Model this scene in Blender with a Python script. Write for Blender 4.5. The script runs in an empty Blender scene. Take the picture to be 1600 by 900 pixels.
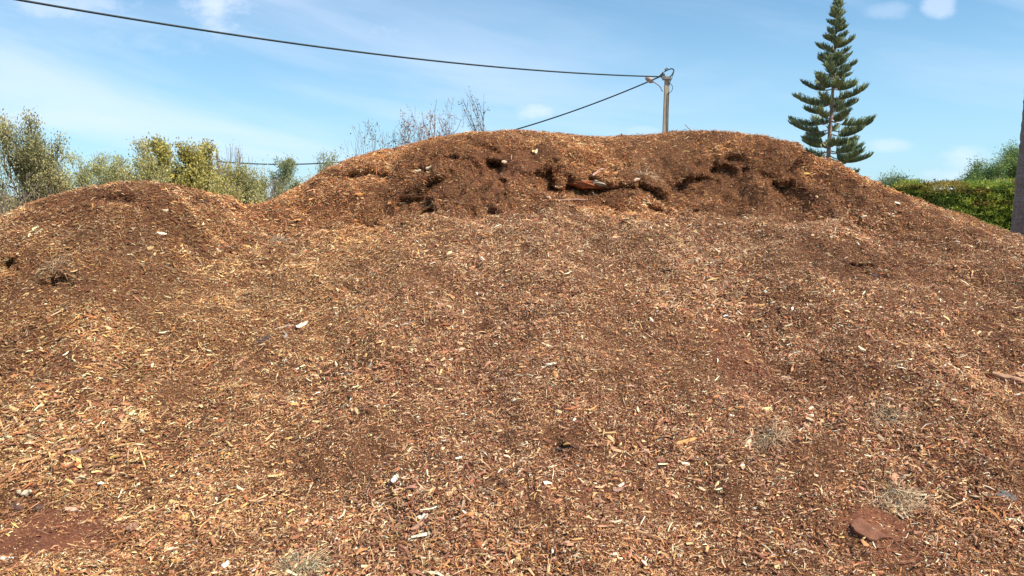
import bpy, math
import numpy as np
from mathutils import Vector, Matrix

R = math.radians
SC = bpy.context.scene
COL = SC.collection

# ------------------------------------------------------------------ camera
CAM_Z = 1.6
PITCH = R(6.0)
F = 1200.0
cam_d = bpy.data.cameras.new('camera')
cam_d.sensor_width = 36.0
cam_d.lens = 36.0 * F / 1600.0
cam_d.clip_start = 0.05
cam_d.clip_end = 3000
cam = bpy.data.objects.new('camera', cam_d)
cam.location = (0, 0, CAM_Z)
cam.rotation_euler = (R(90) - PITCH, 0, 0)
COL.objects.link(cam)
SC.camera = cam


def ray(px, py):
    dx = (px - 800) / F
    dy = (450 - py) / F
    c, s = math.cos(PITCH), math.sin(PITCH)
    return np.array([dx, c + dy * s, -s + dy * c])


def at(px, py, Y):
    """point of the place seen at a photo position, at depth Y"""
    d = ray(px, py)
    return np.array([0, 0, CAM_Z]) + d * (Y / d[1])


# ------------------------------------------------------------------ light
SUN = np.array([0.54, -0.27, 0.79])
SUN /= np.linalg.norm(SUN)
sun_d = bpy.data.lights.new('sun', 'SUN')
sun_d.energy = 4.4
sun_d.angle = R(0.53)
sun_d.color = (1.0, 0.92, 0.78)
sun = bpy.data.objects.new('sun', sun_d)
sun.rotation_euler = Vector(SUN).to_track_quat('Z', 'Y').to_euler()
sun.location = (8, -5, 12)
COL.objects.link(sun)

SC.view_settings.view_transform = 'Standard'
SC.view_settings.look = 'None'
SC.view_settings.exposure = 0.68
SC.view_settings.gamma = 1.0
SC.view_settings.use_curve_mapping = False

W = bpy.data.worlds.new('World')
SC.world = W
W.use_nodes = True
nt = W.node_tree
nt.nodes.clear()


class G:
    """small node-graph helper"""
    def __init__(s, nt):
        s.nt = nt

    def n(s, t, **kw):
        x = s.nt.nodes.new(t)
        for k, v in kw.items():
            setattr(x, k, v)
        return x

    def put(s, sock, v):
        if isinstance(v, bpy.types.NodeSocket):
            s.nt.links.new(v, sock)
        elif v is not None:
            sock.default_value = v

    def m(s, op, a, b=None, c=None, clamp=False):
        x = s.n('ShaderNodeMath', operation=op, use_clamp=clamp)
        for i, v in enumerate((a, b, c)):
            if v is not None:
                s.put(x.inputs[i], v)
        return x.outputs[0]

    def noise(s, vec, scale, detail=4, rough=0.55, dist=0.0):
        x = s.n('ShaderNodeTexNoise')
        if vec is not None:
            s.put(x.inputs['Vector'], vec)
        x.inputs['Scale'].default_value = scale
        x.inputs['Detail'].default_value = detail
        x.inputs['Roughness'].default_value = rough
        x.inputs['Distortion'].default_value = dist
        return x.outputs['Fac']

    def ramp(s, fac, stops):
        x = s.n('ShaderNodeValToRGB')
        s.put(x.inputs[0], fac)
        e = x.color_ramp.elements
        while len(e) < len(stops):
            e.new(0.5)
        for el, (p, c) in zip(e, stops):
            el.position = p
            el.color = (*c, 1) if len(c) == 3 else c
        return x.outputs[0]

    def mix(s, fac, a, b, blend='MIX'):
        x = s.n('ShaderNodeMix', data_type='RGBA', blend_type=blend)
        s.put(x.inputs[0], fac)
        s.put(x.inputs[6], a if isinstance(a, bpy.types.NodeSocket) else (*a, 1))
        s.put(x.inputs[7], b if isinstance(b, bpy.types.NodeSocket) else (*b, 1))
        return x.outputs[2]

    def smooth(s, v, lo, hi):
        x = s.n('ShaderNodeMapRange', interpolation_type='SMOOTHSTEP')
        s.put(x.inputs[0], v)
        x.inputs[1].default_value = lo
        x.inputs[2].default_value = hi
        return x.outputs[0]


g = G(nt)
sky = g.n('ShaderNodeTexSky', sky_type='NISHITA')
sky.sun_disc = False
sky.sun_elevation = math.asin(SUN[2])
sky.sun_rotation = math.atan2(SUN[0], SUN[1])
sky.air_density = 1.0
sky.dust_density = 0.6
sky.ozone_density = 2.2
tc = g.n('ShaderNodeTexCoord')
sep = g.n('ShaderNodeSeparateXYZ')
g.put(sep.inputs[0], tc.outputs['Generated'])
ys = g.m('MAXIMUM', g.m('ABSOLUTE', sep.outputs[1]), 0.05)
u = g.m('DIVIDE', sep.outputs[0], ys)
v = g.m('DIVIDE', sep.outputs[2], ys)
cmb = g.n('ShaderNodeCombineXYZ')
g.put(cmb.inputs[0], g.m('MULTIPLY_ADD', v, 0.25, g.m('MULTIPLY', u, 0.8)))
g.put(cmb.inputs[1], g.m('MULTIPLY_ADD', u, 0.75, g.m('MULTIPLY', v, 4.2)))
streak = g.noise(cmb.outputs[0], 1.9, 7, 0.52, 0.5)
cmb2 = g.n('ShaderNodeCombineXYZ')
g.put(cmb2.inputs[0], u)
g.put(cmb2.inputs[1], g.m('MULTIPLY', v, 1.6))
puffn = g.noise(cmb2.outputs[0], 11.0, 6, 0.6)
leftness = g.smooth(u, 0.55, -0.45)
cirrus = g.m('MULTIPLY', g.smooth(streak, 0.40, 0.68), g.m('MULTIPLY_ADD', leftness, 0.28, 0.30))
total = cirrus
for (px, py, rx, ry, st) in [(355, 12, 75, 40, .75), (110, 2, 130, 26, .5), (583, 50, 42, 14, .38), (836, 174, 32, 14, .6),
                             (1385, 16, 34, 12, .26), (1467, 9, 24, 17, .45), (1385, 229, 46, 12, .42), (1508, 246, 44, 20, .45),
                             (1480, 276, 60, 14, .42), (742, 172, 20, 12, .12), (1000, 205, 30, 8, .3), (180, 62, 120, 30, .22)]:
    d = ray(px, py)
    u0, v0 = d[0] / d[1], d[2] / d[1]
    a = g.m('MULTIPLY', g.m('SUBTRACT', u, u0), F / rx)
    b = g.m('MULTIPLY', g.m('SUBTRACT', v, v0), F / ry)
    r2 = g.m('ADD', g.m('MULTIPLY', a, a), g.m('MULTIPLY', b, b))
    q = g.m('SUBTRACT', g.m('MULTIPLY_ADD', puffn, 3.6, -1.05 if rx > 40 else -.75), g.m('MULTIPLY', r2, 0.62))
    total = g.m('MAXIMUM', total, g.m('MULTIPLY', g.smooth(q, -0.1, 1.1), st))
tint = g.mix(1.0, sky.outputs[0], (0.68, 1.02, 1.13), 'MULTIPLY')
hz = g.mix(g.m('MULTIPLY', g.smooth(v, 0.40, -0.02), 0.50), tint, (4.7, 6.9, 8.9))
clouded = g.mix(total, hz, (6.9, 7.6, 9.2))
bg = g.n('ShaderNodeBackground')
bg.inputs[1].default_value = 0.085
g.put(bg.inputs[0], clouded)
out = g.n('ShaderNodeOutputWorld')
nt.links.new(bg.outputs[0], out.inputs[0])


# ------------------------------------------------------------------ mesh helpers
def mesh_np(name, V, quads, mat, parent=None, color=None, smooth=False, tris=None):
    me = bpy.data.meshes.new(name)
    V = np.asarray(V, dtype=np.float32)
    parts, tot = [], []
    if quads is not None and len(quads):
        parts.append(np.asarray(quads, dtype=np.int32).ravel()); tot.append(np.full(len(quads), 4, np.int32))
    if tris is not None and len(tris):
        parts.append(np.asarray(tris, dtype=np.int32).ravel()); tot.append(np.full(len(tris), 3, np.int32))
    loops = np.concatenate(parts)
    tot = np.concatenate(tot)
    start = np.concatenate([[0], np.cumsum(tot)[:-1]]).astype(np.int32)
    me.vertices.add(len(V)); me.vertices.foreach_set('co', V.ravel())
    me.loops.add(len(loops)); me.loops.foreach_set('vertex_index', loops)
    me.polygons.add(len(tot)); me.polygons.foreach_set('loop_start', start)
    me.update(calc_edges=True)
    me.polygons.foreach_set('use_smooth', np.full(len(tot), smooth, dtype=bool))
    if color is not None:
        ca = me.color_attributes.new('tone', 'FLOAT_COLOR', 'POINT')
        c4 = np.ones((len(V), 4), np.float32); c4[:, :3] = color
        ca.data.foreach_set('color', c4.ravel())
    me.materials.append(mat)
    o = bpy.data.objects.new(name, me)
    COL.objects.link(o)
    if parent is not None:
        o.parent = parent
    return o


def tag(o, label=None, cat=None, group=None, kind=None):
    if label: o['label'] = label
    if cat: o['category'] = cat
    if group: o['group'] = group
    if kind: o['kind'] = kind
    return o


def empty(name, loc=(0, 0, 0), rz=0.0):
    o = bpy.data.objects.new(name, None)
    o.empty_display_size = 0.2
    o.location = [float(c) for c in loc]; o.rotation_euler = (0, 0, rz)
    COL.objects.link(o)
    return o


def tubes(P0, P1, r0, r1, k=5):
    """many separate tapered tubes -> verts, quads"""
    P0 = np.asarray(P0, float); P1 = np.asarray(P1, float)
    n = len(P0)
    d = P1 - P0
    L = np.linalg.norm(d, axis=1, keepdims=True) + 1e-9
    d = d / L
    a = np.where(np.abs(d[:, 2:3]) < 0.9, np.array([[0, 0, 1.0]]), np.array([[1.0, 0, 0]]))
    x = np.cross(d, a); x /= np.linalg.norm(x, axis=1, keepdims=True)
    y = np.cross(d, x)
    th = np.arange(k) * 2 * np.pi / k
    ring = x[:, None, :] * np.cos(th)[None, :, None] + y[:, None, :] * np.sin(th)[None, :, None]
    A = P0[:, None, :] + ring * np.asarray(r0).reshape(-1, 1, 1)
    B = P1[:, None, :] + ring * np.asarray(r1).reshape(-1, 1, 1)
    V = np.concatenate([A, B], axis=1).reshape(-1, 3)
    i = np.arange(k); j = (i + 1) % k
    q = np.stack([i, j, j + k, i + k], axis=1)
    Q = (q[None] + (np.arange(n) * 2 * k)[:, None, None]).reshape(-1, 4)
    return V, Q


def path_tube(P, rad, k=7, cap=True, sq=False):
    """one continuous tube along a path"""
    P = np.asarray(P, float); n = len(P)
    rad = np.broadcast_to(np.asarray(rad, float), (n,))
    T = np.gradient(P, axis=0); T /= np.linalg.norm(T, axis=1, keepdims=True) + 1e-12
    ref = np.array([0, 0, 1.0]) if abs(T[0][2]) < 0.9 else np.array([1.0, 0, 0])
    V = []
    th = np.arange(k) * 2 * np.pi / k + (np.pi / 4 if sq else 0)
    for i in range(n):
        x = np.cross(T[i], ref); x /= np.linalg.norm(x) + 1e-12
        y = np.cross(T[i], x)
        V.append(P[i] + rad[i] * (np.cos(th)[:, None] * x + np.sin(th)[:, None] * y))
    V = np.concatenate(V)
    Q = []
    for i in range(n - 1):
        for j in range(k):
            Q.append((i * k + j, i * k + (j + 1) % k, (i + 1) * k + (j + 1) % k, (i + 1) * k + j))
    Tr = []
    if cap:
        V = np.vstack([V, P[0], P[-1]])
        a, b = len(V) - 2, len(V) - 1
        for j in range(k):
            Tr.append((a, (j + 1) % k, j))
            Tr.append((b, (n - 1) * k + j, (n - 1) * k + (j + 1) % k))
    return V, np.array(Q), np.array(Tr)


def join(parts):
    """[(V,Q,T|None), ...] -> V,Q,T"""
    Vs, Qs, Ts = [], [], []
    o = 0
    for p in parts:
        V, Q = p[0], p[1]
        T = p[2] if len(p) > 2 else None
        Vs.append(V)
        if Q is not None and len(Q): Qs.append(np.asarray(Q) + o)
        if T is not None and len(T): Ts.append(np.asarray(T) + o)
        o += len(V)
    return np.vstack(Vs), (np.vstack(Qs) if Qs else None), (np.vstack(Ts) if Ts else None)


def box(cx, cy, cz, sx, sy, sz):
    V = np.array([[x, y, z] for z in (-.5, .5) for y in (-.5, .5) for x in (-.5, .5)]) * [sx, sy, sz] + [cx, cy, cz]
    Q = np.array([(0, 2, 3, 1), (4, 5, 7, 6), (0, 1, 5, 4), (2, 6, 7, 3), (0, 4, 6, 2), (1, 3, 7, 5)])
    return V, Q


# value noise, vectorised
_rs = np.random.RandomState(77)
_TAB = _rs.rand(256, 256)


def vnoise(x, y, s, seed=0):
    x = np.asarray(x, float) / s + seed * 17.31
    y = np.asarray(y, float) / s + seed * 9.77
    xi, yi = np.floor(x).astype(int), np.floor(y).astype(int)
    fx, fy = x - xi, y - yi
    fx = fx * fx * (3 - 2 * fx); fy = fy * fy * (3 - 2 * fy)
    t = _TAB
    a = t[xi % 256, yi % 256]; b = t[(xi + 1) % 256, yi % 256]
    c = t[xi % 256, (yi + 1) % 256]; d = t[(xi + 1) % 256, (yi + 1) % 256]
    return (a * (1 - fx) + b * fx) * (1 - fy) + (c * (1 - fx) + d * fx) * fy - 0.5


def sstep(x, a, b):
    t = np.clip((x - a) / (b - a), 0, 1)
    return t * t * (3 - 2 * t)


# ------------------------------------------------------------------ materials
def new_mat(name):
    m = bpy.data.materials.new(name)
    m.use_nodes = True
    m.node_tree.nodes.clear()
    g = G(m.node_tree)
    b = g.n('ShaderNodeBsdfPrincipled')
    o = g.n('ShaderNodeOutputMaterial')
    m.node_tree.links.new(b.outputs[0], o.inputs[0])
    return m, g, b, o


def tone_mat(name, rough=0.85, spec=0.2, var=0.0, vscale=60, transl=0.0):
    """colour from each piece's own tone, with fine variation"""
    m, g, b, o = new_mat(name)
    at_ = g.n('ShaderNodeAttribute', attribute_name='tone')
    c = at_.outputs['Color']
    if var > 0:
        tcn = g.n('ShaderNodeTexCoord')
        nz = g.noise(tcn.outputs['Object'], vscale, 3, 0.6)
        f = g.ramp(nz, [(0.3, (1 - var,) * 3), (0.7, (1 + var,) * 3)])
        c = g.mix(1.0, c, f, 'MULTIPLY')
    g.put(b.inputs['Base Color'], c)
    b.inputs['Roughness'].default_value = rough
    b.inputs['Specular IOR Level'].default_value = spec
    if transl > 0:
        t = g.n('ShaderNodeBsdfTranslucent')
        g.put(t.inputs[0], c)
        mx = g.n('ShaderNodeMixShader')
        mx.inputs[0].default_value = transl
        m.node_tree.links.new(b.outputs[0], mx.inputs[1])
        m.node_tree.links.new(t.outputs[0], mx.inputs[2])
        m.node_tree.links.new(mx.outputs[0], o.inputs[0])
    return m


def noise_mat(name, stops, scale=8, detail=5, rough=0.85, bump=0.0, bscale=40, stretch=(1, 1, 1), spec=0.25):
    m, g, b, o = new_mat(name)
    tcn = g.n('ShaderNodeTexCoord')
    mp = g.n('ShaderNodeMapping')
    g.put(mp.inputs[0], tcn.outputs['Object'])
    mp.inputs['Scale'].default_value = stretch
    nz = g.noise(mp.outputs[0], scale, detail, 0.62)
    g.put(b.inputs['Base Color'], g.ramp(nz, stops))
    b.inputs['Roughness'].default_value = rough
    b.inputs['Specular IOR Level'].default_value = spec
    if bump:
        bn = g.n('ShaderNodeBump')
        bn.inputs['Strength'].default_value = 0.8
        bn.inputs['Distance'].default_value = bump
        g.put(bn.inputs['Height'], g.noise(mp.outputs[0], bscale, 5, 0.65))
        g.put(b.inputs['Normal'], bn.outputs[0])
    return m


M = {}
M['chips'] = tone_mat('wood_chips', 0.8, 0.25)
M['debris'] = tone_mat('weathered_wood', 0.8, 0.25, 0.22, 45)
M['leaves'] = tone_mat('leaves', 0.55, 0.35, transl=0.28)
M['bark'] = noise_mat('grey_bark', [(0.3, (.10, .075, .055)), (0.7, (.26, .21, .17))], 14, rough=.9, bump=.01, stretch=(1, 1, .3))
M['twig'] = noise_mat('twig_bark', [(0.3, (.14, .095, .08)), (0.7, (.30, .22, .19))], 9, rough=.9)
M['pinebark'] = noise_mat('pine_bark', [(0.3, (.20, .12, .09)), (0.7, (.42, .30, .24))], 6, rough=.9, bump=.01, stretch=(1, 1, 2))
M['concrete'] = noise_mat('pole_concrete', [(0.3, (.30, .23, .16)), (0.52, (.46, .38, .28)), (0.75, (.56, .49, .39))], 5, rough=.9, bump=.004, stretch=(1, 1, .35))
M['cable'] = noise_mat('black_cable', [(0.3, (.012, .02, .022)), (0.7, (.03, .045, .045))], 3, rough=.6)
M['metal'] = noise_mat('galvanised_metal', [(0.3, (.16, .17, .18)), (0.7, (.30, .31, .32))], 20, rough=.5)
M['lamp'] = noise_mat('lamp_housing', [(0.3, (.34, .27, .25)), (0.7, (.46, .38, .35))], 8, rough=.5)
M['lens'] = noise_mat('lamp_lens', [(0.3, (.55, .52, .48)), (0.7, (.65, .62, .58))], 8, rough=.2)
M['render'] = noise_mat('white_render', [(0.3, (.72, .70, .66)), (0.7, (.82, .81, .78))], 3, rough=.85)
M['roofwhite'] = noise_mat('white_roof', [(0.3, (.78, .77, .74)), (0.7, (.86, .85, .83))], 3, rough=.7)
M['clod'] = noise_mat('red_clod_soil', [(0.25, (.11, .045, .028)), (0.5, (.20, .085, .05)), (0.8, (.30, .145, .085))], 30, 7, rough=.95, bump=.01, bscale=70)

# ------------------------------------------------------------------ the mulch mound
SIL = np.array([  # photo x, photo y of the skyline of the mound, depth of that crest in metres
    (-260, 420, 6.0), (-120, 372, 6.0), (0, 338, 6.1), (30, 327, 6.15), (60, 315, 6.2), (100, 302, 6.2), (140, 293, 6.25), (180, 287, 6.3),
    (220, 284, 6.3), (250, 286, 6.35), (300, 295, 6.5), (340, 307, 6.7), (370, 318, 6.9), (395, 324, 7.1), (420, 317, 7.3),
    (450, 300, 7.5), (490, 279, 7.8), (520, 261, 7.9), (560, 245, 8.0), (600, 235, 8.1), (650, 224, 8.2), (700, 212, 8.3),
    (740, 205, 8.3), (800, 204, 8.35), (850, 207, 8.4), (900, 212, 8.4), (930, 215, 8.4), (1000, 212, 8.4), (1040, 209, 8.4),
    (1060, 206, 8.4), (1100, 204, 8.3), (1140, 206, 8.2), (1180, 212, 8.1), (1220, 220, 8.0), (1240, 229, 7.9), (1280, 246, 7.75),
    (1330, 268, 7.5), (1380, 292, 7.3), (1430, 311, 7.1), (1480, 330, 6.9), (1530, 346, 6.7), (1570, 360, 6.5), (1600, 370, 6.4),
    (1700, 402, 6.2), (1850, 450, 6.0), (2100, 520, 5.8)], float)
CP = np.array([at(a, b, d) for a, b, d in SIL])
CX, CY, CZ = CP[:, 0], CP[:, 1], CP[:, 2]
CX = np.concatenate([[CX[0] - 3.0], CX, [CX[-1] + 2.0]])
CY = np.concatenate([[6.0], CY, [5.6]])
CZ = np.concatenate([[0.0], CZ, [0.0]])
FOOT = np.array([(-8, 4.0), (-4, 3.85), (-2.6, 3.70), (-1.9, 3.5), (-1.2, 3.05), (-0.4, 2.75), (1, 2.6), (3, 2.6), (6, 3.0), (9, 4.0)])
PM = np.array([(0, 0), (.06, .035), (.2, .175), (.4, .385), (.6, .59), (.68, .645), (.73, .675), (.80, .80), (.86, .905), (.93, .97), (1, 1)])
PL = np.array([(0, 0), (.06, .04), (.2, .22), (.4, .47), (.6, .69), (.8, .87), (.9, .95), (1, 1), (1.01, 1), (1.02, 1), (1.03, 1)])
_tt = np.linspace(0, 1, 201)


def _sm(P):
    y = np.interp(_tt, P[:, 0], P[:, 1])
    k = np.ones(9) / 9
    return np.convolve(np.pad(y, 4, mode='edge'), k, 'valid')


PMs, PLs = _sm(PM), _sm(PL)


def rough_noise(x, y, amt=1.0):
    z = 0.10 * vnoise(x, y, 1.1, 1) + 0.085 * vnoise(x, y, .45, 2)
    z = z + amt * (0.055 * vnoise(x, y * 1.2, .17, 3) + 0.030 * vnoise(x, y, .075, 4) + 0.016 * vnoise(x, y, .036, 5))
    return z


def height(x, y):
    x = np.asarray(x, float); y = np.asarray(y, float)
    wob = 0.25 * vnoise(x, y * 0.3, .8, 6)
    yc = np.interp(x, CX, CY)
    zc = np.interp(x, CX, CZ)
    y0 = np.interp(x, FOOT[:, 0], FOOT[:, 1]) + wob
    t = np.clip((y - y0) / (yc - y0), 0, 1)
    tw = np.clip(t + 0.05 * vnoise(x, y * .2, .5, 8) * np.sin(np.pi * t), 0, 1)
    wl = sstep(x, -1.6, -2.6)
    wr = sstep(x, 3.0, 3.8)
    w = np.maximum(wl, wr)
    prof = np.interp(tw, _tt, PMs) * (1 - w) + np.interp(tw, _tt, PLs) * w
    back = np.clip((y - yc) / (1.9 * zc + 1.2), 0, 1)
    prof = np.where(y > yc, np.cos(back * np.pi / 2) ** 1.6, prof)
    z = zc * prof
    damp = 1 - 0.45 * np.exp(-((y - yc) / 0.45) ** 2)      # crest keeps its traced line
    foot = sstep(y, y0 - 1.0, y0 + 0.6)
    scarp = np.exp(-((t - .80) / .10) ** 2) * (1 - w)
    z = z + (.11 * vnoise(x, y * 1.5, .7, 14) + .10 * vnoise(x * 1.4, y, .28, 15)) * scarp * damp
    z = z + rough_noise(x, y, 1 + 1.5 * scarp) * damp * (0.35 + 0.65 * foot) * sstep(zc, 0, .5)
    return z + 0.02


for _it in range(6):      # settle the crest so that the skyline of the lumpy surface follows the traced one
    _Y = np.arange(4.2, 11.5, .03)
    for _i in range(len(SIL)):
        _r = ray(SIL[_i, 0], SIL[_i, 1])
        _u = _r[0] / _r[1]
        _e = ((height(_u * _Y, _Y) - CAM_Z) / _Y).max()
        CZ[_i + 1] += .6 * (_r[2] / _r[1] - _e) * CY[_i + 1]
    if _it < 5:
        CZ[2:-2] = .15 * CZ[1:-3] + .7 * CZ[2:-2] + .15 * CZ[3:-1]


def hit(px, py):
    """where the line of sight through a photo position meets the mound"""
    d = ray(px, py); d = d / d[1]
    t = np.arange(1.5, 12, .01)
    P = np.array([0, 0, CAM_Z]) + t[:, None] * d
    below = P[:, 2] < height(P[:, 0], P[:, 1])
    i = int(np.argmax(below)) if below.any() else len(t) - 1
    return P[i]


def axis(lo, hi, flo, fhi, fine, coarse):
    a = np.arange(lo, flo, coarse); b = np.arange(flo, fhi, fine); c = np.arange(fhi, hi + coarse, coarse)
    return np.concatenate([a, b, c])


GX = axis(-11.0, 9.6, -5.2, 5.4, .020, .14)
GY = axis(1.0, 15.5, 2.9, 9.0, .020, .14)
XX, YY = np.meshgrid(GX, GY, indexing='ij')
ZZ = height(XX, YY)
edge = np.zeros_like(ZZ); edge[0], edge[-1], edge[:, 0], edge[:, -1] = 1, 1, 1, 1
ZZ = np.where(edge > 0, -0.15, ZZ)
PX, PY, PZ = XX.copy(), YY.copy(), ZZ.copy()
# hollows: matter slipped away from under a lip. (photo x, y, half width px, half height px, depth m)
HOLLOWS = [(772, 266, 16, 20, .22), (855, 286, 12, 28, .26), (866, 262, 8, 20, .16), (912, 300, 44, 13, .26), (965, 296, 40, 8, .18), (1132, 268, 24, 11, .20),
           (1096, 282, 20, 8, .14), (1152, 250, 14, 9, .14), (548, 276, 16, 8, .14), (652, 318, 36, 10, .16), (628, 357, 15, 9, .12), (700, 250, 40, 6, .10),
           (440, 382, 12, 9, .13), (4, 418, 22, 14, .24), (76, 446, 7, 12, .10), (104, 441, 5, 8, .08), (555, 462, 15, 6, .10),
           (1342, 418, 40, 6, .10), (1362, 432, 10, 5, .08), (1225, 292, 18, 8, .12), 
           (350, 312, 10, 8, .10), (372, 330, 8, 6, .08), (1290, 570, 14, 7, .07), (880, 702, 18, 7, .06),
           (1545, 592, 12, 7, .07), (745, 420, 12, 6, .05), (905, 462, 16, 6, .06), (1040, 425, 14, 5, .05), 
           (660, 268, 20, 6, .08)]
for (hx, hy, wx, wy, dep) in HOLLOWS:
    c = hit(hx, hy)
    mpp = c[1] / F
    rx = wx * mpp * .85
    rz = wy * mpp * .80
    dep *= .8
    sel = (np.abs(XX - c[0]) < rx * 2.2) & (np.abs(ZZ - c[2]) < rz * 2.5) & (np.abs(YY - c[1]) < .9)
    ragged = 1 + 1.5 * vnoise(XX[sel], ZZ[sel], .07, 12) + 1.0 * vnoise(XX[sel], ZZ[sel], .03, 13)
    q = ((XX[sel] - c[0]) / rx) ** 2 + ((ZZ[sel] - c[2]) / rz) ** 2
    k = 1 - sstep(q * ragged, .55, 1.35)
    PY[sel] += dep * k
    PZ[sel] += dep * .10 * k


LEDGES = [([(585, 300), (620, 305), (660, 298), (700, 268), (740, 252), (775, 250), (815, 268), (860, 262), (900, 282), (950, 284), (1000, 290), (1050, 298), (1090, 276),
            (1130, 258), (1165, 254), (1200, 276), (1240, 284), (1275, 296)], .115, .20),
          ([(560, 348), (620, 345), (680, 325), (740, 322), (800, 330)], .09, .14),
          ([(930, 322), (1000, 318), (1080, 328), (1160, 322), (1240, 336)], .09, .15),
          ([(690, 232), (740, 226), (790, 236), (830, 240)], .06, .12),
          ([(520, 288), (560, 270), (600, 268), (640, 276)], .07, .14),
          ([(1290, 400), (1340, 408), (1390, 412), (1440, 400)], .045, .10),
          ([(100, 316), (150, 306), (210, 304), (280, 312)], .035, .10),
          ([(40, 440), (90, 432), (130, 424), (180, 400)], .045, .12)]
LMASK = np.zeros_like(XX)
for line, amp, reach in LEDGES:
    W_ = np.array([hit(a, b_) for a, b_ in line])
    lx, lz, ly = W_[:, 0], W_[:, 2], W_[:, 1]
    lip = np.interp(XX, lx, lz) + .09 * vnoise(XX, YY * 0, .22, 51) + .06 * vnoise(XX, YY * 0, .07, 52) + .03 * vnoise(XX, YY, .035, 55)
    ends = sstep(XX, lx[0], lx[0] + .25) * (1 - sstep(XX, lx[-1] - .25, lx[-1]))
    nearl = np.abs(YY - np.interp(XX, lx, ly)) < .8
    A_ = amp * np.clip(.75 + 2.6 * vnoise(XX, YY * 0, .30, 53) + 2.0 * vnoise(XX, YY * 0, .10, 54), 0, 2.0) * ends * nearl * (1 - .55 * sstep(XX, 1.75, 2.1))
    below = lip - ZZ
    k = sstep(below, -.012, .035) * (1 - sstep(below, .05, reach))
    PY += A_ * k
    LMASK = np.maximum(LMASK, sstep(below, -.10, .0) * (1 - sstep(below, .02, .30)) * ends * nearl)
    # matter above the lip bulges out a little
    PY -= .35 * A_ * sstep(-below, -.03, .02) * (1 - sstep(-below, .03, .16))


def gridnormals(A, B, C):
    du = np.stack([np.gradient(A, axis=0), np.gradient(B, axis=0), np.gradient(C, axis=0)], -1)
    dv = np.stack([np.gradient(A, axis=1), np.gradient(B, axis=1), np.gradient(C, axis=1)], -1)
    n = np.cross(du, dv)
    return n / (np.linalg.norm(n, axis=-1, keepdims=True) + 1e-12)


NN = gridnormals(PX, PY, PZ)
nx_, ny_ = XX.shape
idx = np.arange(nx_ * ny_).reshape(nx_, ny_)
Q = np.stack([idx[:-1, :-1], idx[1:, :-1], idx[1:, 1:], idx[:-1, 1:]], -1).reshape(-1, 4)

# the soil-like fine matter under and between the chips
mm, g, b, o = new_mat('mulch_fines')
tcn = g.n('ShaderNodeTexCoord')
n1 = g.noise(tcn.outputs['Object'], 1.6, 5, .6)
n2 = g.noise(tcn.outputs['Object'], 60, 6, .75)
n3 = g.noise(tcn.outputs['Object'], 170, 4, .7)
c1 = g.ramp(n2, [(0.30, (.05, .022, .013)), (0.5, (.13, .062, .034)), (0.68, (.25, .135, .07)), (0.8, (.42, .26, .14))])  # fines colour darkened to paint shade into the gaps between chips
c1b = g.ramp(n2, [(0.30, (.11, .042, .026)), (0.5, (.21, .088, .052)), (0.68, (.31, .15, .095)), (0.82, (.48, .31, .2))])
at_ = g.n('ShaderNodeAttribute', attribute_name='tone')
c1 = g.mix(at_.outputs['Fac'], c1, c1b)
c2 = g.ramp(n3, [(0.3, (.5, .5, .5)), (0.7, (1.4, 1.35, 1.3))])
c3 = g.ramp(n1, [(0.35, (.8, .76, .75)), (0.65, (1.15, 1.1, 1.05))])
g.put(b.inputs['Base Color'], g.mix(1, g.mix(1, c1, c2, 'MULTIPLY'), c3, 'MULTIPLY'))
b.inputs['Roughness'].default_value = .95
b.inputs['Specular IOR Level'].default_value = .1
bn = g.n('ShaderNodeBump'); bn.inputs['Strength'].default_value = .9; bn.inputs['Distance'].default_value = .012
g.put(bn.inputs['Height'], g.m('ADD', n2, g.m('MULTIPLY', n3, .5)))
g.put(b.inputs['Normal'], bn.outputs[0])
M['fines'] = mm
# regions (photo x, y, half width, half height) turned into places on the mound


def regions(lst):
    out = []
    for (px, py, wx, wy, s) in lst:
        c = hit(px, py)
        up, dn = hit(px, py - wy), hit(px, py + wy)
        ry = abs(c[1] - dn[1]) if up[1] > 11 else abs(up[1] - dn[1]) / 2
        out.append((c[0], c[1], wx * c[1] / F, min(max(.12, ry * 1.15), 1.2), s))
    return out


def field(regs, x, y):
    f = np.zeros_like(x)
    wob = 1 + 1.1 * vnoise(x, y, .35, 21) + .8 * vnoise(x, y, .12, 22)
    for (cx, cy, rx, ry, s) in regs:
        q = ((x - cx) / rx) ** 2 + ((y - cy) / ry) ** 2
        f = np.maximum(f, s * (1 - sstep(q * wob, .35, 1.4)))
    return f


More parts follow.
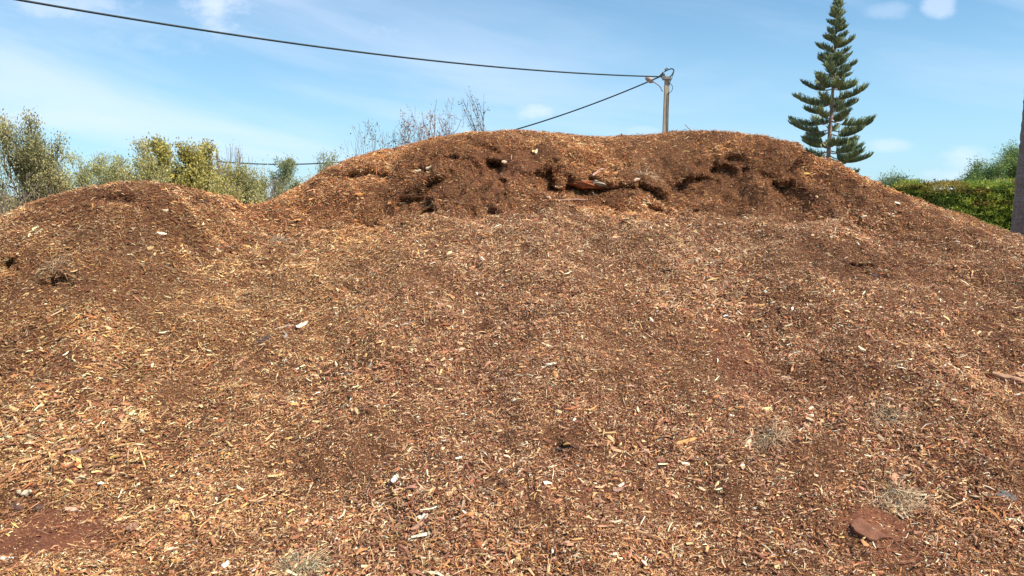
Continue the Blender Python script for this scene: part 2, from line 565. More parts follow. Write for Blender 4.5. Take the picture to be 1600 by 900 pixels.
R_BARE = regions([(70, 838, 120, 34, .93), (1160, 560, 48, 62, .5), (1376, 826, 50, 26, .75), (1405, 848, 55, 20, .45), (690, 590, 90, 40, .15), (880, 780, 60, 40, .2), (300, 830, 50, 22, .3),
                  (780, 268, 50, 14, .35), (1040, 790, 60, 30, .2)])
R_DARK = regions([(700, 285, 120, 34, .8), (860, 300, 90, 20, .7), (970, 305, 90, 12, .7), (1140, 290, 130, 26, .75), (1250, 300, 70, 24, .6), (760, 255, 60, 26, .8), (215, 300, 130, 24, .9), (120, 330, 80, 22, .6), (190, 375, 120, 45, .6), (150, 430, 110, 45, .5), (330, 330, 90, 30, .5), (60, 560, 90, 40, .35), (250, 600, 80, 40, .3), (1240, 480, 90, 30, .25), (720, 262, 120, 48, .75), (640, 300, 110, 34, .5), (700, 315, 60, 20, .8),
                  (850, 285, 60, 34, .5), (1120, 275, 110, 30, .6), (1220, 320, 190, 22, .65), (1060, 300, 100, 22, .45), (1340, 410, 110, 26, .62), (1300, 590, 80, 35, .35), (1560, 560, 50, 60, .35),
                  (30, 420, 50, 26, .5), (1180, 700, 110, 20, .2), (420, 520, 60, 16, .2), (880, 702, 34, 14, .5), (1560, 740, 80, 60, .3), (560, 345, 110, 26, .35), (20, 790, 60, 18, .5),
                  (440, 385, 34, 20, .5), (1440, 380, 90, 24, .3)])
R_ORANGE = regions([(700, 228, 160, 20, .7), (900, 240, 180, 34, .6), (1150, 235, 200, 30, .7), (1330, 300, 140, 40, .7), (1500, 350, 120, 24, .7), (60, 405, 110, 30, .6), (120, 490, 110, 30, .4), (1100, 310, 320, 34, .6),
                    (900, 285, 90, 40, .6), (1000, 880, 500, 60, .25), (1450, 840, 200, 100, .3), (600, 360, 130, 30, .35)])
R_GREY = regions([(150, 460, 120, 40, .45), (200, 400, 110, 40, .6), (1060, 380, 260, 30, .5), (980, 410, 300, 40, .35), (1405, 780, 60, 30, .6), (470, 884, 50, 20, .7), (1010, 272, 60, 24, .5), (690, 275, 110, 22, .4), (590, 800, 60, 40, .2),
                  (400, 460, 60, 20, .5), (1190, 690, 60, 16, .4), (1390, 650, 50, 24, .4), (440, 380, 40, 20, .4)])

mound = mesh_np('mulch_mound', np.stack([PX, PY, PZ], -1).reshape(-1, 3), Q, M['fines'], smooth=True,
                color=np.repeat(np.clip(1.3 * field(R_BARE, XX.ravel(), YY.ravel()), 0, 1)[:, None], 3, axis=1))
tag(mound, 'huge sloping mound of brown and tan shredded wood mulch filling the foreground', 'mulch mound')

R_COARSE = regions([(90, 700, 150, 90, 1.), (240, 830, 160, 50, .9), (180, 540, 140, 50, .6), (640, 810, 200, 70, .8), (620, 880, 260, 20, .9), (320, 400, 120, 40, .5), (120, 320, 90, 26, .6), (1100, 700, 90, 30, .5), (1240, 860, 90, 40, .5)])
PAL = np.array([
    (.66, .47, .27),   # 0 tan
    (.51, .26, .11),  # 1 orange brown
    (.29, .130, .078), # 2 brown
    (.12, .052, .034),# 3 dark
    (.41, .225, .145),   # 4 pinkish brown
    (.46, .36, .25),   # 5 grey straw
    (.84, .71, .50),   # 6 cream
    (.64, .42, .17),   # 7 yellow
    (.33, .13, .06)]) # 8 red brown
rng = np.random.RandomState(5)


def tones(x, y, n):
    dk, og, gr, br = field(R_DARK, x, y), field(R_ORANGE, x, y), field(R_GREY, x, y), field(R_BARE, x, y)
    ln = vnoise(x, y, 1.3, 31) + .7 * vnoise(x, y, .3, 32)
    up = sstep(y + .25 * vnoise(x, y, .6, 33), 6.3, 7.2)
    lo = 1 - sstep(y, 4.0, 6.5)
    og = np.clip(og + .38 * up, 0, 1)
    w = np.zeros((n, 9))
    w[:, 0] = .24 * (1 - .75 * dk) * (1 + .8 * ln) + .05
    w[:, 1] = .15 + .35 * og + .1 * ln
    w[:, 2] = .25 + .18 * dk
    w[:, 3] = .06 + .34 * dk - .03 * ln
    w[:, 4] = .22 + .1 * br + .12 * lo * (1 - up)
    w[:, 5] = .045 + .45 * gr
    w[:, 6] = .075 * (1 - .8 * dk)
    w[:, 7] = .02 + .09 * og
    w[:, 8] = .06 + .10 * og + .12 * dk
    w = np.clip(w, .003, None)
    cw = np.cumsum(w, axis=1); cw /= cw[:, -1:]
    k = (rng.rand(n, 1) > cw).sum(axis=1)
    c = PAL[k]
    c = c * np.exp(rng.normal(0, .17, (n, 1))) * (1 + rng.normal(0, .05, (n, 3)))
    damp_ = 1 + .20 * vnoise(x, y, .55, 61) + .30 * vnoise(x, y, .17, 62) + .30 * vnoise(x, y, .08, 63)
    c = c * damp_[:, None]
    hue = up[:, None] * np.array([.02, -.13, -.30]) * .8 + (1 - up[:, None]) * np.array([.0, -.035, -.05])
    gold = sstep(-x, .2, 1.8)[:, None] * (1 - up[:, None])
    c = c * np.where((k == 6)[:, None], 1.0, np.array([1.05, .965, .89]))
    c = c * (1 + hue + gold * np.array([.03, .05, -.06]))
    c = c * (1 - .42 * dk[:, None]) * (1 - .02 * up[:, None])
    return np.clip(c, .01, .85), k


def chips(n, wt, Lmed, Lsig, Lmax, asp_lo, asp_hi, thick, lift, tilt, name=None):
    """n small wood pieces strewn over the mound: 9 verts, 4 quads each"""
    p = wt.ravel() / wt.sum()
    cell = rng.choice(len(p), n, p=p)
    i, j = np.unravel_index(cell, wt.shape)
    fu, fv = rng.rand(n, 1), rng.rand(n, 1)

    def bil(A):
        if A.ndim == 2: A = A[..., None]
        return (A[i, j] * (1 - fu) + A[i + 1, j] * fu) * (1 - fv) + (A[i, j + 1] * (1 - fu) + A[i + 1, j + 1] * fu) * fv
    P = np.concatenate([bil(PX), bil(PY), bil(PZ)], 1)
    N = bil(NN); N += rng.normal(0, tilt, (n, 3)); N /= np.linalg.norm(N, axis=1, keepdims=True)
    x, y = bil(XX)[:, 0], bil(YY)[:, 0]
    th = rng.rand(n) * 2 * np.pi
    al = rng.rand(n) < .35 * sstep(-x, -.5, 2.5)
    th = np.where(al, R(38) + rng.normal(0, .35, n), th)
    T = np.stack([np.cos(th), np.sin(th), np.zeros(n)], 1)
    T -= N * (T * N).sum(1, keepdims=True); T /= np.linalg.norm(T, axis=1, keepdims=True) + 1e-9
    B = np.cross(N, T)
    L = np.clip(Lmed * np.exp(rng.normal(0, Lsig, n)), .004, Lmax)
    coarse = field(R_COARSE, x, y)
    L = L * np.clip(.92 + .5 * vnoise(x, y, .7, 71) + .35 * vnoise(x, y, .22, 72) + .34 * coarse - .05 * sstep(x, -.5, 1.5), .55, 1.6)
    Wd = L / rng.uniform(asp_lo, asp_hi, n)
    Wd = np.clip(Wd, .0014, .03)
    H = Wd * rng.uniform(thick * .5, thick * 1.5, n)
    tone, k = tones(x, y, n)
    sc = np.stack([rng.uniform(.15, .9, n), np.ones(n), rng.uniform(.15, 1.0, n)], 1)
    bend = rng.normal(0, .09, n) * L
    lat = rng.normal(0, .07, n) * L
    P = P + N * (rng.rand(n, 1) ** 1.5 * lift)
    V = np.empty((n, 9, 3), np.float32)
    hs = (.45, 1., .45)
    for s in range(3):
        base = P + T * (L * (s * .5 - .5))[:, None]
        off = (bend if s == 1 else -bend)[:, None] * N * .5 + (lat if s == 1 else -lat)[:, None] * B * .5
        w = (Wd * sc[:, s] * .5)[:, None]
        V[:, s * 3 + 0] = base + off - B * w
        V[:, s * 3 + 1] = base + off + N * (H * hs[s])[:, None] + B * w * rng.uniform(-.5, .5, (n, 1))
        V[:, s * 3 + 2] = base + off + B * w
    q = np.array([(0, 1, 4, 3), (1, 2, 5, 4), (3, 4, 7, 6), (4, 5, 8, 7)])
    Qd = (q[None] + (np.arange(n) * 9)[:, None, None]).reshape(-1, 4)
    return V.reshape(-1, 3), Qd, np.repeat(tone, 9, axis=0)


# sampling weight per grid cell
Ax = np.stack([np.diff(PX, axis=0)[:, :-1], np.diff(PY, axis=0)[:, :-1], np.diff(PZ, axis=0)[:, :-1]], -1)
Ay = np.stack([np.diff(PX, axis=1)[:-1], np.diff(PY, axis=1)[:-1], np.diff(PZ, axis=1)[:-1]], -1)
area = np.linalg.norm(np.cross(Ax, Ay), axis=-1)
cx, cy = XX[:-1, :-1], YY[:-1, :-1]
yc_ = np.interp(cx, CX, CY)
D = np.hypot(cx, cy)
vis = np.where(cy > yc_ + .5, .10, 1.0) * np.where(np.abs(cx / cy) > .80, .25, 1.0) * np.where(cy < 2.7, .15, 1.0)
vis *= sstep(ZZ[:-1, :-1], -.05, .0)
bare = field(R_BARE, cx.ravel(), cy.ravel()).reshape(cx.shape)
clump = np.clip(1 + .8 * vnoise(cx, cy, .33, 41) + .9 * vnoise(cx, cy, .10, 42), .3, 3)
wt0 = area * vis * (1 - bare) * clump
wt_small = wt0 * np.minimum(1, (4.4 / D) ** 1.6)
wt_big = wt0 * np.clip(1 + 2.4 * vnoise(cx, cy, .5, 43), .12, 3)
near = area * vis * clump * (1 - bare * .75) * np.minimum(1, (4.0 / D) ** 2.2)
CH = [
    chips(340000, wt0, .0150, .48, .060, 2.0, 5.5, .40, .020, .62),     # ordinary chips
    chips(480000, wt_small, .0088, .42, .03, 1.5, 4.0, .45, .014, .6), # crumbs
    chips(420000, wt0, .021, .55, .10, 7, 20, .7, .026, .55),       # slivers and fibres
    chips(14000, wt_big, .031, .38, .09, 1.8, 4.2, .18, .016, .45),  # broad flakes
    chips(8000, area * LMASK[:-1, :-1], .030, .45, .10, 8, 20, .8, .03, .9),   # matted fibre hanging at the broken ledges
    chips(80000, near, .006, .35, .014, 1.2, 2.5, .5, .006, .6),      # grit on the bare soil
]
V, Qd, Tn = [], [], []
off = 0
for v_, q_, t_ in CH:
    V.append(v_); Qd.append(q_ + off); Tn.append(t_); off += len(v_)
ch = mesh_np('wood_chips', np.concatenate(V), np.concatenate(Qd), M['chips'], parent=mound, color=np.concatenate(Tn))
tag(ch, kind='stuff')
del V, Qd, Tn, CH

# ------------------------------------------------------------------ ground
gm, g, b, o = new_mat('dry_ground')
tcn = g.n('ShaderNodeTexCoord')
a1 = g.noise(tcn.outputs['Object'], .35, 6, .6)
a2 = g.noise(tcn.outputs['Object'], 14, 6, .7)
cc = g.mix(g.smooth(a1, .42, .6), (.24, .12, .07), (.20, .19, .08))
g.put(b.inputs['Base Color'], g.mix(1, cc, g.ramp(a2, [(.3, (.65, .65, .65)), (.7, (1.25, 1.2, 1.15))]), 'MULTIPLY'))
b.inputs['Roughness'].default_value = .95
bn = g.n('ShaderNodeBump'); bn.inputs['Distance'].default_value = .04
g.put(bn.inputs['Height'], a2); g.put(b.inputs['Normal'], bn.outputs[0])
gr = mesh_np('ground', np.array([(-900, -300, -.12), (900, -300, -.12), (900, 1500, -.12), (-900, 1500, -.12)], float), np.array([(0, 1, 2, 3)]), gm)
tag(gr, kind='structure')


# ------------------------------------------------------------------ plants
def leaf_mesh(P, Dr, L, Wd, col, rs, jitter=.5):
    """pointed leaves: 4 verts each at P, pointing along Dr"""
    n = len(P)
    Dr = Dr + rs.normal(0, jitter, (n, 3)); Dr /= np.linalg.norm(Dr, axis=1, keepdims=True)
    S = np.cross(Dr, rs.normal(0, 1, (n, 3))); S /= np.linalg.norm(S, axis=1, keepdims=True) + 1e-9
    L = (L * rs.uniform(.6, 1.3, n))[:, None]; Wd = (Wd * rs.uniform(.7, 1.3, n))[:, None]
    Nn = np.cross(Dr, S)
    V = np.stack([P, P + Dr * L * .5 + S * Wd * .5 + Nn * Wd * .15, P + Dr * L, P + Dr * L * .5 - S * Wd * .5 + Nn * Wd * .15], 1)
    Qd = np.arange(n * 4).reshape(n, 4)
    return V.reshape(-1, 3), Qd, np.repeat(col, 4, axis=0)


def grow(rs, p, d, L, r, depth, segs, tips, up=.15, spread=.7, kids=(3, 4), shrink=.62, wander=.18):
    n = 4
    pts = [p]
    for i in range(n):
        d = d + rs.normal(0, wander, 3) + np.array([0, 0, up * .3])
        d = d / np.linalg.norm(d)
        q = pts[-1] + d * L / n
        a, b_ = r * (1 - .45 * i / n), r * (1 - .45 * (i + 1) / n)
        segs.append((pts[-1], q, a, b_))
        if depth <= 1:
            tips.append((pts[-1], q))
        pts.append(q)
    if depth == 0:
        return
    for k in range(rs.randint(kids[0], kids[1] + 1)):
        s = rs.uniform(.25, 1.0)
        i = min(n - 1, int(s * n))
        base = pts[i] + (pts[i + 1] - pts[i]) * (s * n - i)
        nd = d + rs.normal(0, spread, 3) + np.array([0, 0, up])
        nd /= np.linalg.norm(nd)
        grow(rs, base, nd, L * shrink * rs.uniform(.7, 1.25), r * .5, depth - 1, segs, tips, up, spread, kids, shrink, wander)


def plant(name, cat, label, base, height, width, seed, stems=4, depth=3, leaves=5000, leaf=(.05, .018), palette=((.10, .12, .05),), group=None,
          lean=.45, wood='bark', droop=0.0, r0=.05, clus=.07, up=.25, kids=(3, 4), spread=.62, low=0.0, crown='crown', thin=.004):
    rs = np.random.RandomState(seed)
    segs, tips = [], []
    for s in range(stems):
        a = 2 * np.pi * (s + rs.rand() * .7) / stems
        d = np.array([math.cos(a) * lean, math.sin(a) * lean, 1.0]); d /= np.linalg.norm(d)
        grow(rs, np.array([math.cos(a) * .06, math.sin(a) * .06, -.05]), d, height * .5 * rs.uniform(.75, 1.1), r0, depth, segs, tips, up, spread, kids)
    A = np.array([s[0] for s in segs]); B = np.array([s[1] for s in segs])
    dense = leaves > 1200
    tz = np.array([t[1][2] for t in tips])
    sz = (height + .12) / np.percentile(tz, 99.2 if dense else 99)
    rad = np.percentile(np.hypot(B[:, 0], B[:, 1]), 97 if leaves < 1200 else 90)
    sx = (width / 2) / rad
    S = np.array([sx, sx, sz])
    A = A * S; B = B * S
    ra = np.maximum([s[2] for s in segs], thin); rb = np.maximum([s[3] for s in segs], thin * .7)
    ok = B[:, 2] < (height + .12) * 1.0
    A, B, ra, rb = A[ok], B[ok], ra[ok], rb[ok]
    root = empty(name, base)
    tag(root, label, cat, group)
    V, Qd = tubes(A, B, ra, rb, 5)
    mesh_np('trunk', V, Qd, M[wood], parent=root)
    if leaves > 1200:
        leaves = int(leaves * 1.9); clus = clus * .95; leaf = (leaf[0] * 1.0, leaf[1] * 1.05)
    if leaves:
        t0 = np.array([t[0] for t in tips]) * S; t1 = np.array([t[1] for t in tips]) * S
        keep_ = vnoise(t1[:, 0] * 1.0 + seed, t1[:, 2] + t1[:, 1], .22, seed % 11) + .25 * rs.normal(0, .5, len(t1)) > -.06
        wz = (keep_ + .04) * np.clip(t1[:, 2] / (height + .12), .05, 1.2) ** (2.0 if dense else .6) * (t1[:, 2] < (height + .12) * 1.0)
        k = rs.choice(len(t0), leaves, p=wz / wz.sum())
        f = rs.rand(leaves, 1)
        P = t0[k] * (1 - f) + t1[k] * f + rs.normal(0, clus, (leaves, 3))
        P[:, 2] = np.maximum(P[:, 2], low + .05)
        Dr = (t1[k] - t0[k]); Dr /= np.linalg.norm(Dr, axis=1, keepdims=True) + 1e-9
        Dr = Dr + np.array([0, 0, -droop])
        pal = np.array(palette)
        patch = vnoise(P[:, 0] + P[:, 1], P[:, 2], .4, seed % 13)
        ci = np.clip(((rs.rand(leaves) * .75 + (patch + .5) * .5 - .12) * len(pal)).astype(int), 0, len(pal) - 1)
        col = pal[ci] * np.exp(rs.normal(0, .22, (leaves, 1)))
        V, Qd, cl = leaf_mesh(P, Dr, leaf[0], leaf[1], col, rs, .55)
        mesh_np(crown, V, Qd, M['leaves'], parent=root, color=np.clip(cl, 0, .7))
    return root


def gp(px, Y):
    p = at(px, 300, Y)
    return (p[0], p[1], -.12)


def hgt(py, Y):
    return at(800, py, Y)[2]


OLIVE = [(.25, .25, .12), (.40, .37, .17), (.55, .48, .22), (.66, .54, .25)]
YELL = [(.34, .31, .10), (.50, .43, .11), (.62, .50, .13), (.38, .35, .16), (.44, .38, .20)]
SAGE = [(.27, .29, .13), (.41, .40, .17), (.52, .47, .20)]
GRN = [(.09, .13, .06), (.14, .20, .09), (.22, .27, .12)]
TH = 'shrubs and trees behind the left of the mound'
plant('olive_tree', 'tree', 'olive tree cut by the left edge of the photo, grey green leaves', gp(-26, 15), hgt(174, 15), 1.6, 3, 5, 3, 7500, (.055, .020), OLIVE, TH, .35, r0=.05, clus=.08)
plant('olive_tree', 'tree', 'tall olive tree with a rounded sunlit crown, second from the left edge', gp(64, 15.5), hgt(184, 15.5), 1.25, 14, 5, 3, 9500, (.055, .020), OLIVE, TH, .3, r0=.05, clus=.085)
plant('bare_shrub', 'shrub', 'leafless grey shrub tangle at the foot of the left olive trees', gp(30, 13.5), hgt(268, 13.5), 2.6, 15, 9, 3, 900, (.04, .013), SAGE, TH, .6, wood='twig', r0=.02, clus=.05)
plant('olive_shrub', 'shrub', 'low grey green shrub right of the olive trees, with a thin pointed top', gp(142, 18), hgt(240, 18), 1.9, 21, 7, 3, 9000, (.055, .018), SAGE, TH, .35, r0=.03)
plant('olive_shrub', 'shrub', 'rounded sage shrub between the pointed shrub and the yellow one', gp(185, 19), hgt(243, 19), 1.9, 22, 7, 3, 9500, (.055, .018), SAGE, TH, .4, r0=.03)
plant('leafy_shrub', 'shrub', 'tall olive green shrub on the left flank of the yellow one', gp(236, 17.5), hgt(214, 17.5), 1.3, 23, 6, 3, 11000, (.06, .022), OLIVE[1:] + YELL[:1], TH, .3, r0=.035)
plant('yellow_shrub', 'shrub', 'bright yellow leaved shrub above the left crest of the mound', gp(290, 16.5), hgt(222, 16.5), 1.5, 27, 9, 3, 15000, (.065, .030), YELL, TH, .35, r0=.03)
plant('yellow_shrub', 'shrub', 'low yellow green shrub touching the mound left of the bright yellow one', gp(243, 15.5), hgt(246, 15.5), 1.4, 28, 7, 3, 4500, (.06, .026), YELL + SAGE, TH, .35, r0=.03)
plant('thin_shrub', 'shrub', 'loose half bare shrub with tan leaves right of the bright yellow one', gp(335, 17.5), hgt(234, 17.5), 1.1, 29, 6, 3, 2300, (.05, .02), [(.42, .30, .17), (.36, .30, .15), (.45, .36, .12)], TH, .3, wood='twig', r0=.02)
plant('bare_sapling', 'tree', 'thin bare sapling rising above the loose tan shrub', gp(357, 19), hgt(218, 19), .7, 30, 4, 2, 260, (.04, .014), SAGE, TH, .12, wood='twig', r0=.02, up=.6, spread=.35)
plant('bare_sapling', 'tree', 'thin bare sapling above the shrub column left of the dip in the skyline', gp(388, 19.5), hgt(232, 19.5), .5, 34, 3, 2, 160, (.04, .014), SAGE, TH, .12, wood='twig', r0=.018, up=.6, spread=.35)
plant('bare_sapling', 'tree', 'hair thin bare twigs rising over the left sage shrubs', gp(265, 21), hgt(212, 21), .5, 35, 3, 2, 60, (.04, .014), SAGE, TH, .12, wood='twig', r0=.014, up=.6, spread=.3)
plant('yellow_shrub', 'shrub', 'small ochre leaved shrub at the left side of the skyline dip', gp(352, 15), hgt(281, 15), 1.1, 31, 7, 3, 3400, (.05, .024), YELL + [(.40, .28, .12)], TH, .35, r0=.02, wood='twig')
plant('olive_shrub', 'shrub', 'upright sage green shrub just left of the dip in the skyline', gp(391, 17), hgt(260, 17), 1.0, 32, 7, 3, 8000, (.05, .018), SAGE + [(.42, .38, .16)], TH, .2, r0=.025)
plant('bare_shrub', 'shrub', 'pinkish bare upright twigs above the dip in the skyline', gp(421, 19), hgt(274, 19), 1.5, 36, 16, 2, 500, (.03, .01), [(.34, .25, .22), (.42, .34, .30)], TH, .22, wood='twig', r0=.016, up=.8, spread=.25)
plant('olive_shrub', 'shrub', 'compact grey green shrub right of the dip in the skyline', gp(445, 21), hgt(250, 21), 1.2, 37, 7, 3, 9000, (.055, .02), [(.22, .26, .13), (.32, .35, .17), (.42, .42, .20)], TH, .22, r0=.03)
plant('olive_shrub', 'shrub', 'small green shrub hugging the left slope of the main mound', gp(475, 22), hgt(258, 22), 1.4, 38, 6, 3, 4200, (.055, .02), SAGE + GRN[2:], TH, .3, r0=.03)
plant('olive_shrub', 'shrub', 'small pale green shrub tip just above the left slope under the sparse twigs', gp(527, 20), hgt(237, 20), .8, 39, 5, 3, 2600, (.05, .018), SAGE, TH, .3, r0=.02)
BT = 'thin bushes poking over the mound crest'
def on_back(px, Y):
    x = at(px, 200, Y)[0]
    return (x, Y, float(height(x, Y)) - .03)


def rise(px, py, Y):
    return at(px, py, Y)[2] - on_back(px, Y)[2]


plant('twiggy_bush', 'bush', 'pinkish grey half bare bush above the left shoulder of the mound', on_back(668, 9.6), rise(668, 166, 9.6), .9, 41, 13, 4, 1190, (.026, .015),
      [(.36, .20, .15), (.46, .27, .20), (.30, .16, .11), (.48, .34, .27)], BT, 1.2, wood='twig', r0=.007, clus=.03, thin=.0016, up=.0, spread=1.0, kids=(3, 3))
plant('twiggy_bush', 'bush', 'very sparse leafy twigs low over the left slope of the mound', on_back(588, 9.5), rise(588, 200, 9.5), .95, 43, 9, 2, 420, (.026, .015),
      [(.16, .16, .13), (.26, .24, .20)], BT, .8, wood='twig', r0=.005, clus=.04, thin=.0016)
t_ = plant('bare_sapling', 'tree', 'dark forked bare sapling leaning left of the crest, with few leaves', on_back(770, 9.8), rise(757, 144, 9.8), .36, 47, 4, 2, 130, (.026, .015),
           [(.08, .09, .08), (.14, .14, .11)], BT, .3, wood='bark', r0=.007, clus=.02, up=.35, spread=.5, thin=.0017)
t_.rotation_euler = (0, R(-19), 0)
GB = 'leafy trees behind the hedge'
plant('pepper_tree', 'tree', 'small feathery green tree showing above the right slope, left of the hedge', gp(1398, 26), hgt(273, 26), 1.2, 51, 5, 3, 6500, (.09, .02), [(.14, .20, .10), (.22, .29, .14), (.30, .36, .17)], GB, .3, r0=.05, droop=.7, up=.05, clus=.12)
plant('pepper_tree', 'tree', 'dark bushy tree touching the left end of the hedge', gp(1432, 24.5), hgt(280, 24.5), 1.3, 52, 5, 3, 6500, (.09, .02), [(.08, .14, .05), (.14, .20, .08), (.20, .27, .12)], GB, .3, r0=.05, droop=.7, up=.05, clus=.12)
plant('pepper_tree', 'tree', 'weeping pepper tree with an open crown behind the hedge', gp(1535, 30), hgt(246, 30), 1.9, 53, 8, 3, 14000, (.11, .022), [(.10, .17, .05), (.16, .25, .07), (.26, .34, .10)], GB, .4, r0=.06, droop=.8, up=.05, clus=.14)
plant('pepper_tree', 'tree', 'taller pepper tree rising beside the palm trunk behind the hedge', gp(1598, 31), hgt(222, 31), 2.3, 54, 8, 3, 17000, (.11, .022), [(.10, .17, .05), (.17, .26, .07), (.27, .35, .10)], GB, .4, r0=.07, droop=.8, up=.05, clus=.15)

# a low far-off wood along the horizon
rs = np.random.RandomState(61)
n_ = 60000
fx_ = rs.uniform(-150, 150, n_); fy_ = 92 + rs.uniform(0, 7, n_)
topl = 2.3 + 1.5 * vnoise(fx_, fy_ * 0, 5, 3) + 1.0 * vnoise(fx_, fy_ * 0, 1.6, 4)
fz_ = topl * (1 - rs.rand(n_) ** 1.6)
pal_ = np.array([(.10, .13, .06), (.16, .18, .09), (.24, .24, .13)])
V, Qd, cl = leaf_mesh(np.stack([fx_, fy_, fz_], 1), np.tile([0, -.2, .6], (n_, 1)), .5, .35, pal_[rs.randint(0, 3, n_)], rs, .8)
wood = mesh_np('far_trees', V, Qd, M['leaves'], color=cl)
tag(wood, 'low dull green far off wood along the horizon', 'far trees', kind='stuff')

# ------------------------------------------------------------------ norfolk pine
rs = np.random.RandomState(9)
PYD = 28.0
pb = gp(1290, PYD)
ptop = at(1306, 0, PYD)
PH = ptop[2] + .05
pine = empty('norfolk_pine', pb)
pine.rotation_euler = (0, R(.9), 0)
tag(pine, 'tall tiered norfolk island pine standing alone behind the right slope', 'pine tree')
Z = np.linspace(-.2, PH, 26)
V, Qd, Tr = path_tube(np.stack([.02 * np.sin(Z * 1.3), .02 * np.cos(Z), Z], 1), .095 * (1 - Z / PH) ** .8 + .012, 9)
mesh_np('trunk', V, Qd, M['pinebark'], parent=pine, tris=Tr, smooth=True)
bp0, bp1, br0, br1 = [], [], [], []
fp, fd, fl, fc = [], [], [], []
hw = np.array([(0, .06), (.45, .22), (.9, .27), (1.3, .44), (1.9, .62), (2.6, .84), (3.3, 1.18), (4.2, 1.28), (5.0, 1.36), (5.8, 1.45), (6.6, 1.55), (9, 1.75)])
dep = .10
whorl = 0
while dep < PH - 1.6:
    L0 = np.interp(dep, hw[:, 0], hw[:, 1])
    nb = 6
    a0 = rs.rand() * 6.28
    for k in range(nb):
        if rs.rand() < .07 and dep > 2.5: continue
        a = a0 + 2 * np.pi * (k + rs.uniform(-.2, .2)) / nb
        L = L0 * rs.uniform(.62, 1.12)
        h0 = PH - dep + rs.uniform(-.12, .12)
        dirh = np.array([math.cos(a), math.sin(a), 0])
        side = np.array([-math.sin(a), math.cos(a), 0])
        rise = np.interp(dep, [0, 1.5, 4, 8], [.55, .22, -.02, -.14]) + rs.normal(0, .07)
        ns = 9
        pts = []
        for i in range(ns + 1):
            s = i / ns
            pts.append(dirh * L * s + np.array([0, 0, h0 + L * (rise * s - .12 * math.sin(s * 2.6) + .20 * s * s)]))
        pts = np.array(pts)
        for i in range(ns):
            bp0.append(pts[i]); bp1.append(pts[i + 1]); br0.append(.018 * (1 - i / ns) + .006); br1.append(.018 * (1 - (i + 1) / ns) + .006)
        start = np.interp(dep, [0, 2, 6], [.05, .18, .34])
        m = int(18 + L * 84)
        shade = rs.uniform(.8, 1.15)
        for q in range(m):
            s = start + (1 - start) * (q + rs.rand()) / m
            i = min(ns - 1, int(s * ns)); fr = s * ns - i
            p = pts[i] * (1 - fr) + pts[i + 1] * fr
            sg = 1 if q % 2 else -1
            dd = side * sg * rs.uniform(.35, 1.0) + np.array([0, 0, rs.uniform(.45, 1.15)]) + dirh * rs.uniform(.35, .9)
            dd /= np.linalg.norm(dd)
            fp.append(p); fd.append(dd); fl.append(rs.uniform(.19, .37) * (.55 + .45 * min(1, L / .8)) * (1 - .35 * max(0, s - .8) / .2)); fc.append(shade)
    dep += np.interp(dep, [0, 1, 3, 8], [.20, .28, .35, .35]) * rs.uniform(.75, 1.3)
    whorl += 1
V, Qd = tubes(bp0, bp1, br0, br1, 5)
mesh_np('branches', V, Qd, M['pinebark'], parent=pine)
fp, fd, fl, fc = np.array(fp), np.array(fd), np.array(fl), np.array(fc)
mid = fp + fd * (fl * .5)[:, None]
fd2 = fd + np.array([0, 0, .35]); fd2 /= np.linalg.norm(fd2, axis=1, keepdims=True)
tip = mid + fd2 * (fl * .5)[:, None]
V1, Q1 = tubes(fp, mid, np.full(len(fp), .013), np.full(len(fp), .018), 4)
V2, Q2 = tubes(mid, tip, np.full(len(fp), .018), np.full(len(fp), .004), 4)
pc = np.array([(.16, .215, .13), (.22, .26, .13), (.31, .33, .14), (.12, .17, .12)])[rs.randint(0, 4, len(fp))] * (fc * np.exp(rs.normal(0, .2, len(fp))))[:, None]
# needles bristling from the ropes
nn = 5
k = np.repeat(np.arange(len(fp)), nn)
f = rs.rand(len(k), 1)
NP_ = fp[k] * (1 - f) + tip[k] * f
Vn, Qn, cn = leaf_mesh(NP_, fd2[k], .07, .018, pc[k] * 1.15, rs, .5)
Va, Qa, _ = join([(V1, Q1), (V2, Q2), (Vn, Qn)])
ca = np.vstack([np.repeat(pc, 8, axis=0), np.repeat(pc, 8, axis=0), cn])
mesh_np('crown', Va, Qa, M['leaves'], parent=pine, color=np.clip(ca * 1.25, 0, .6))

# ------------------------------------------------------------------ hedge
HB = np.random.RandomState(31)


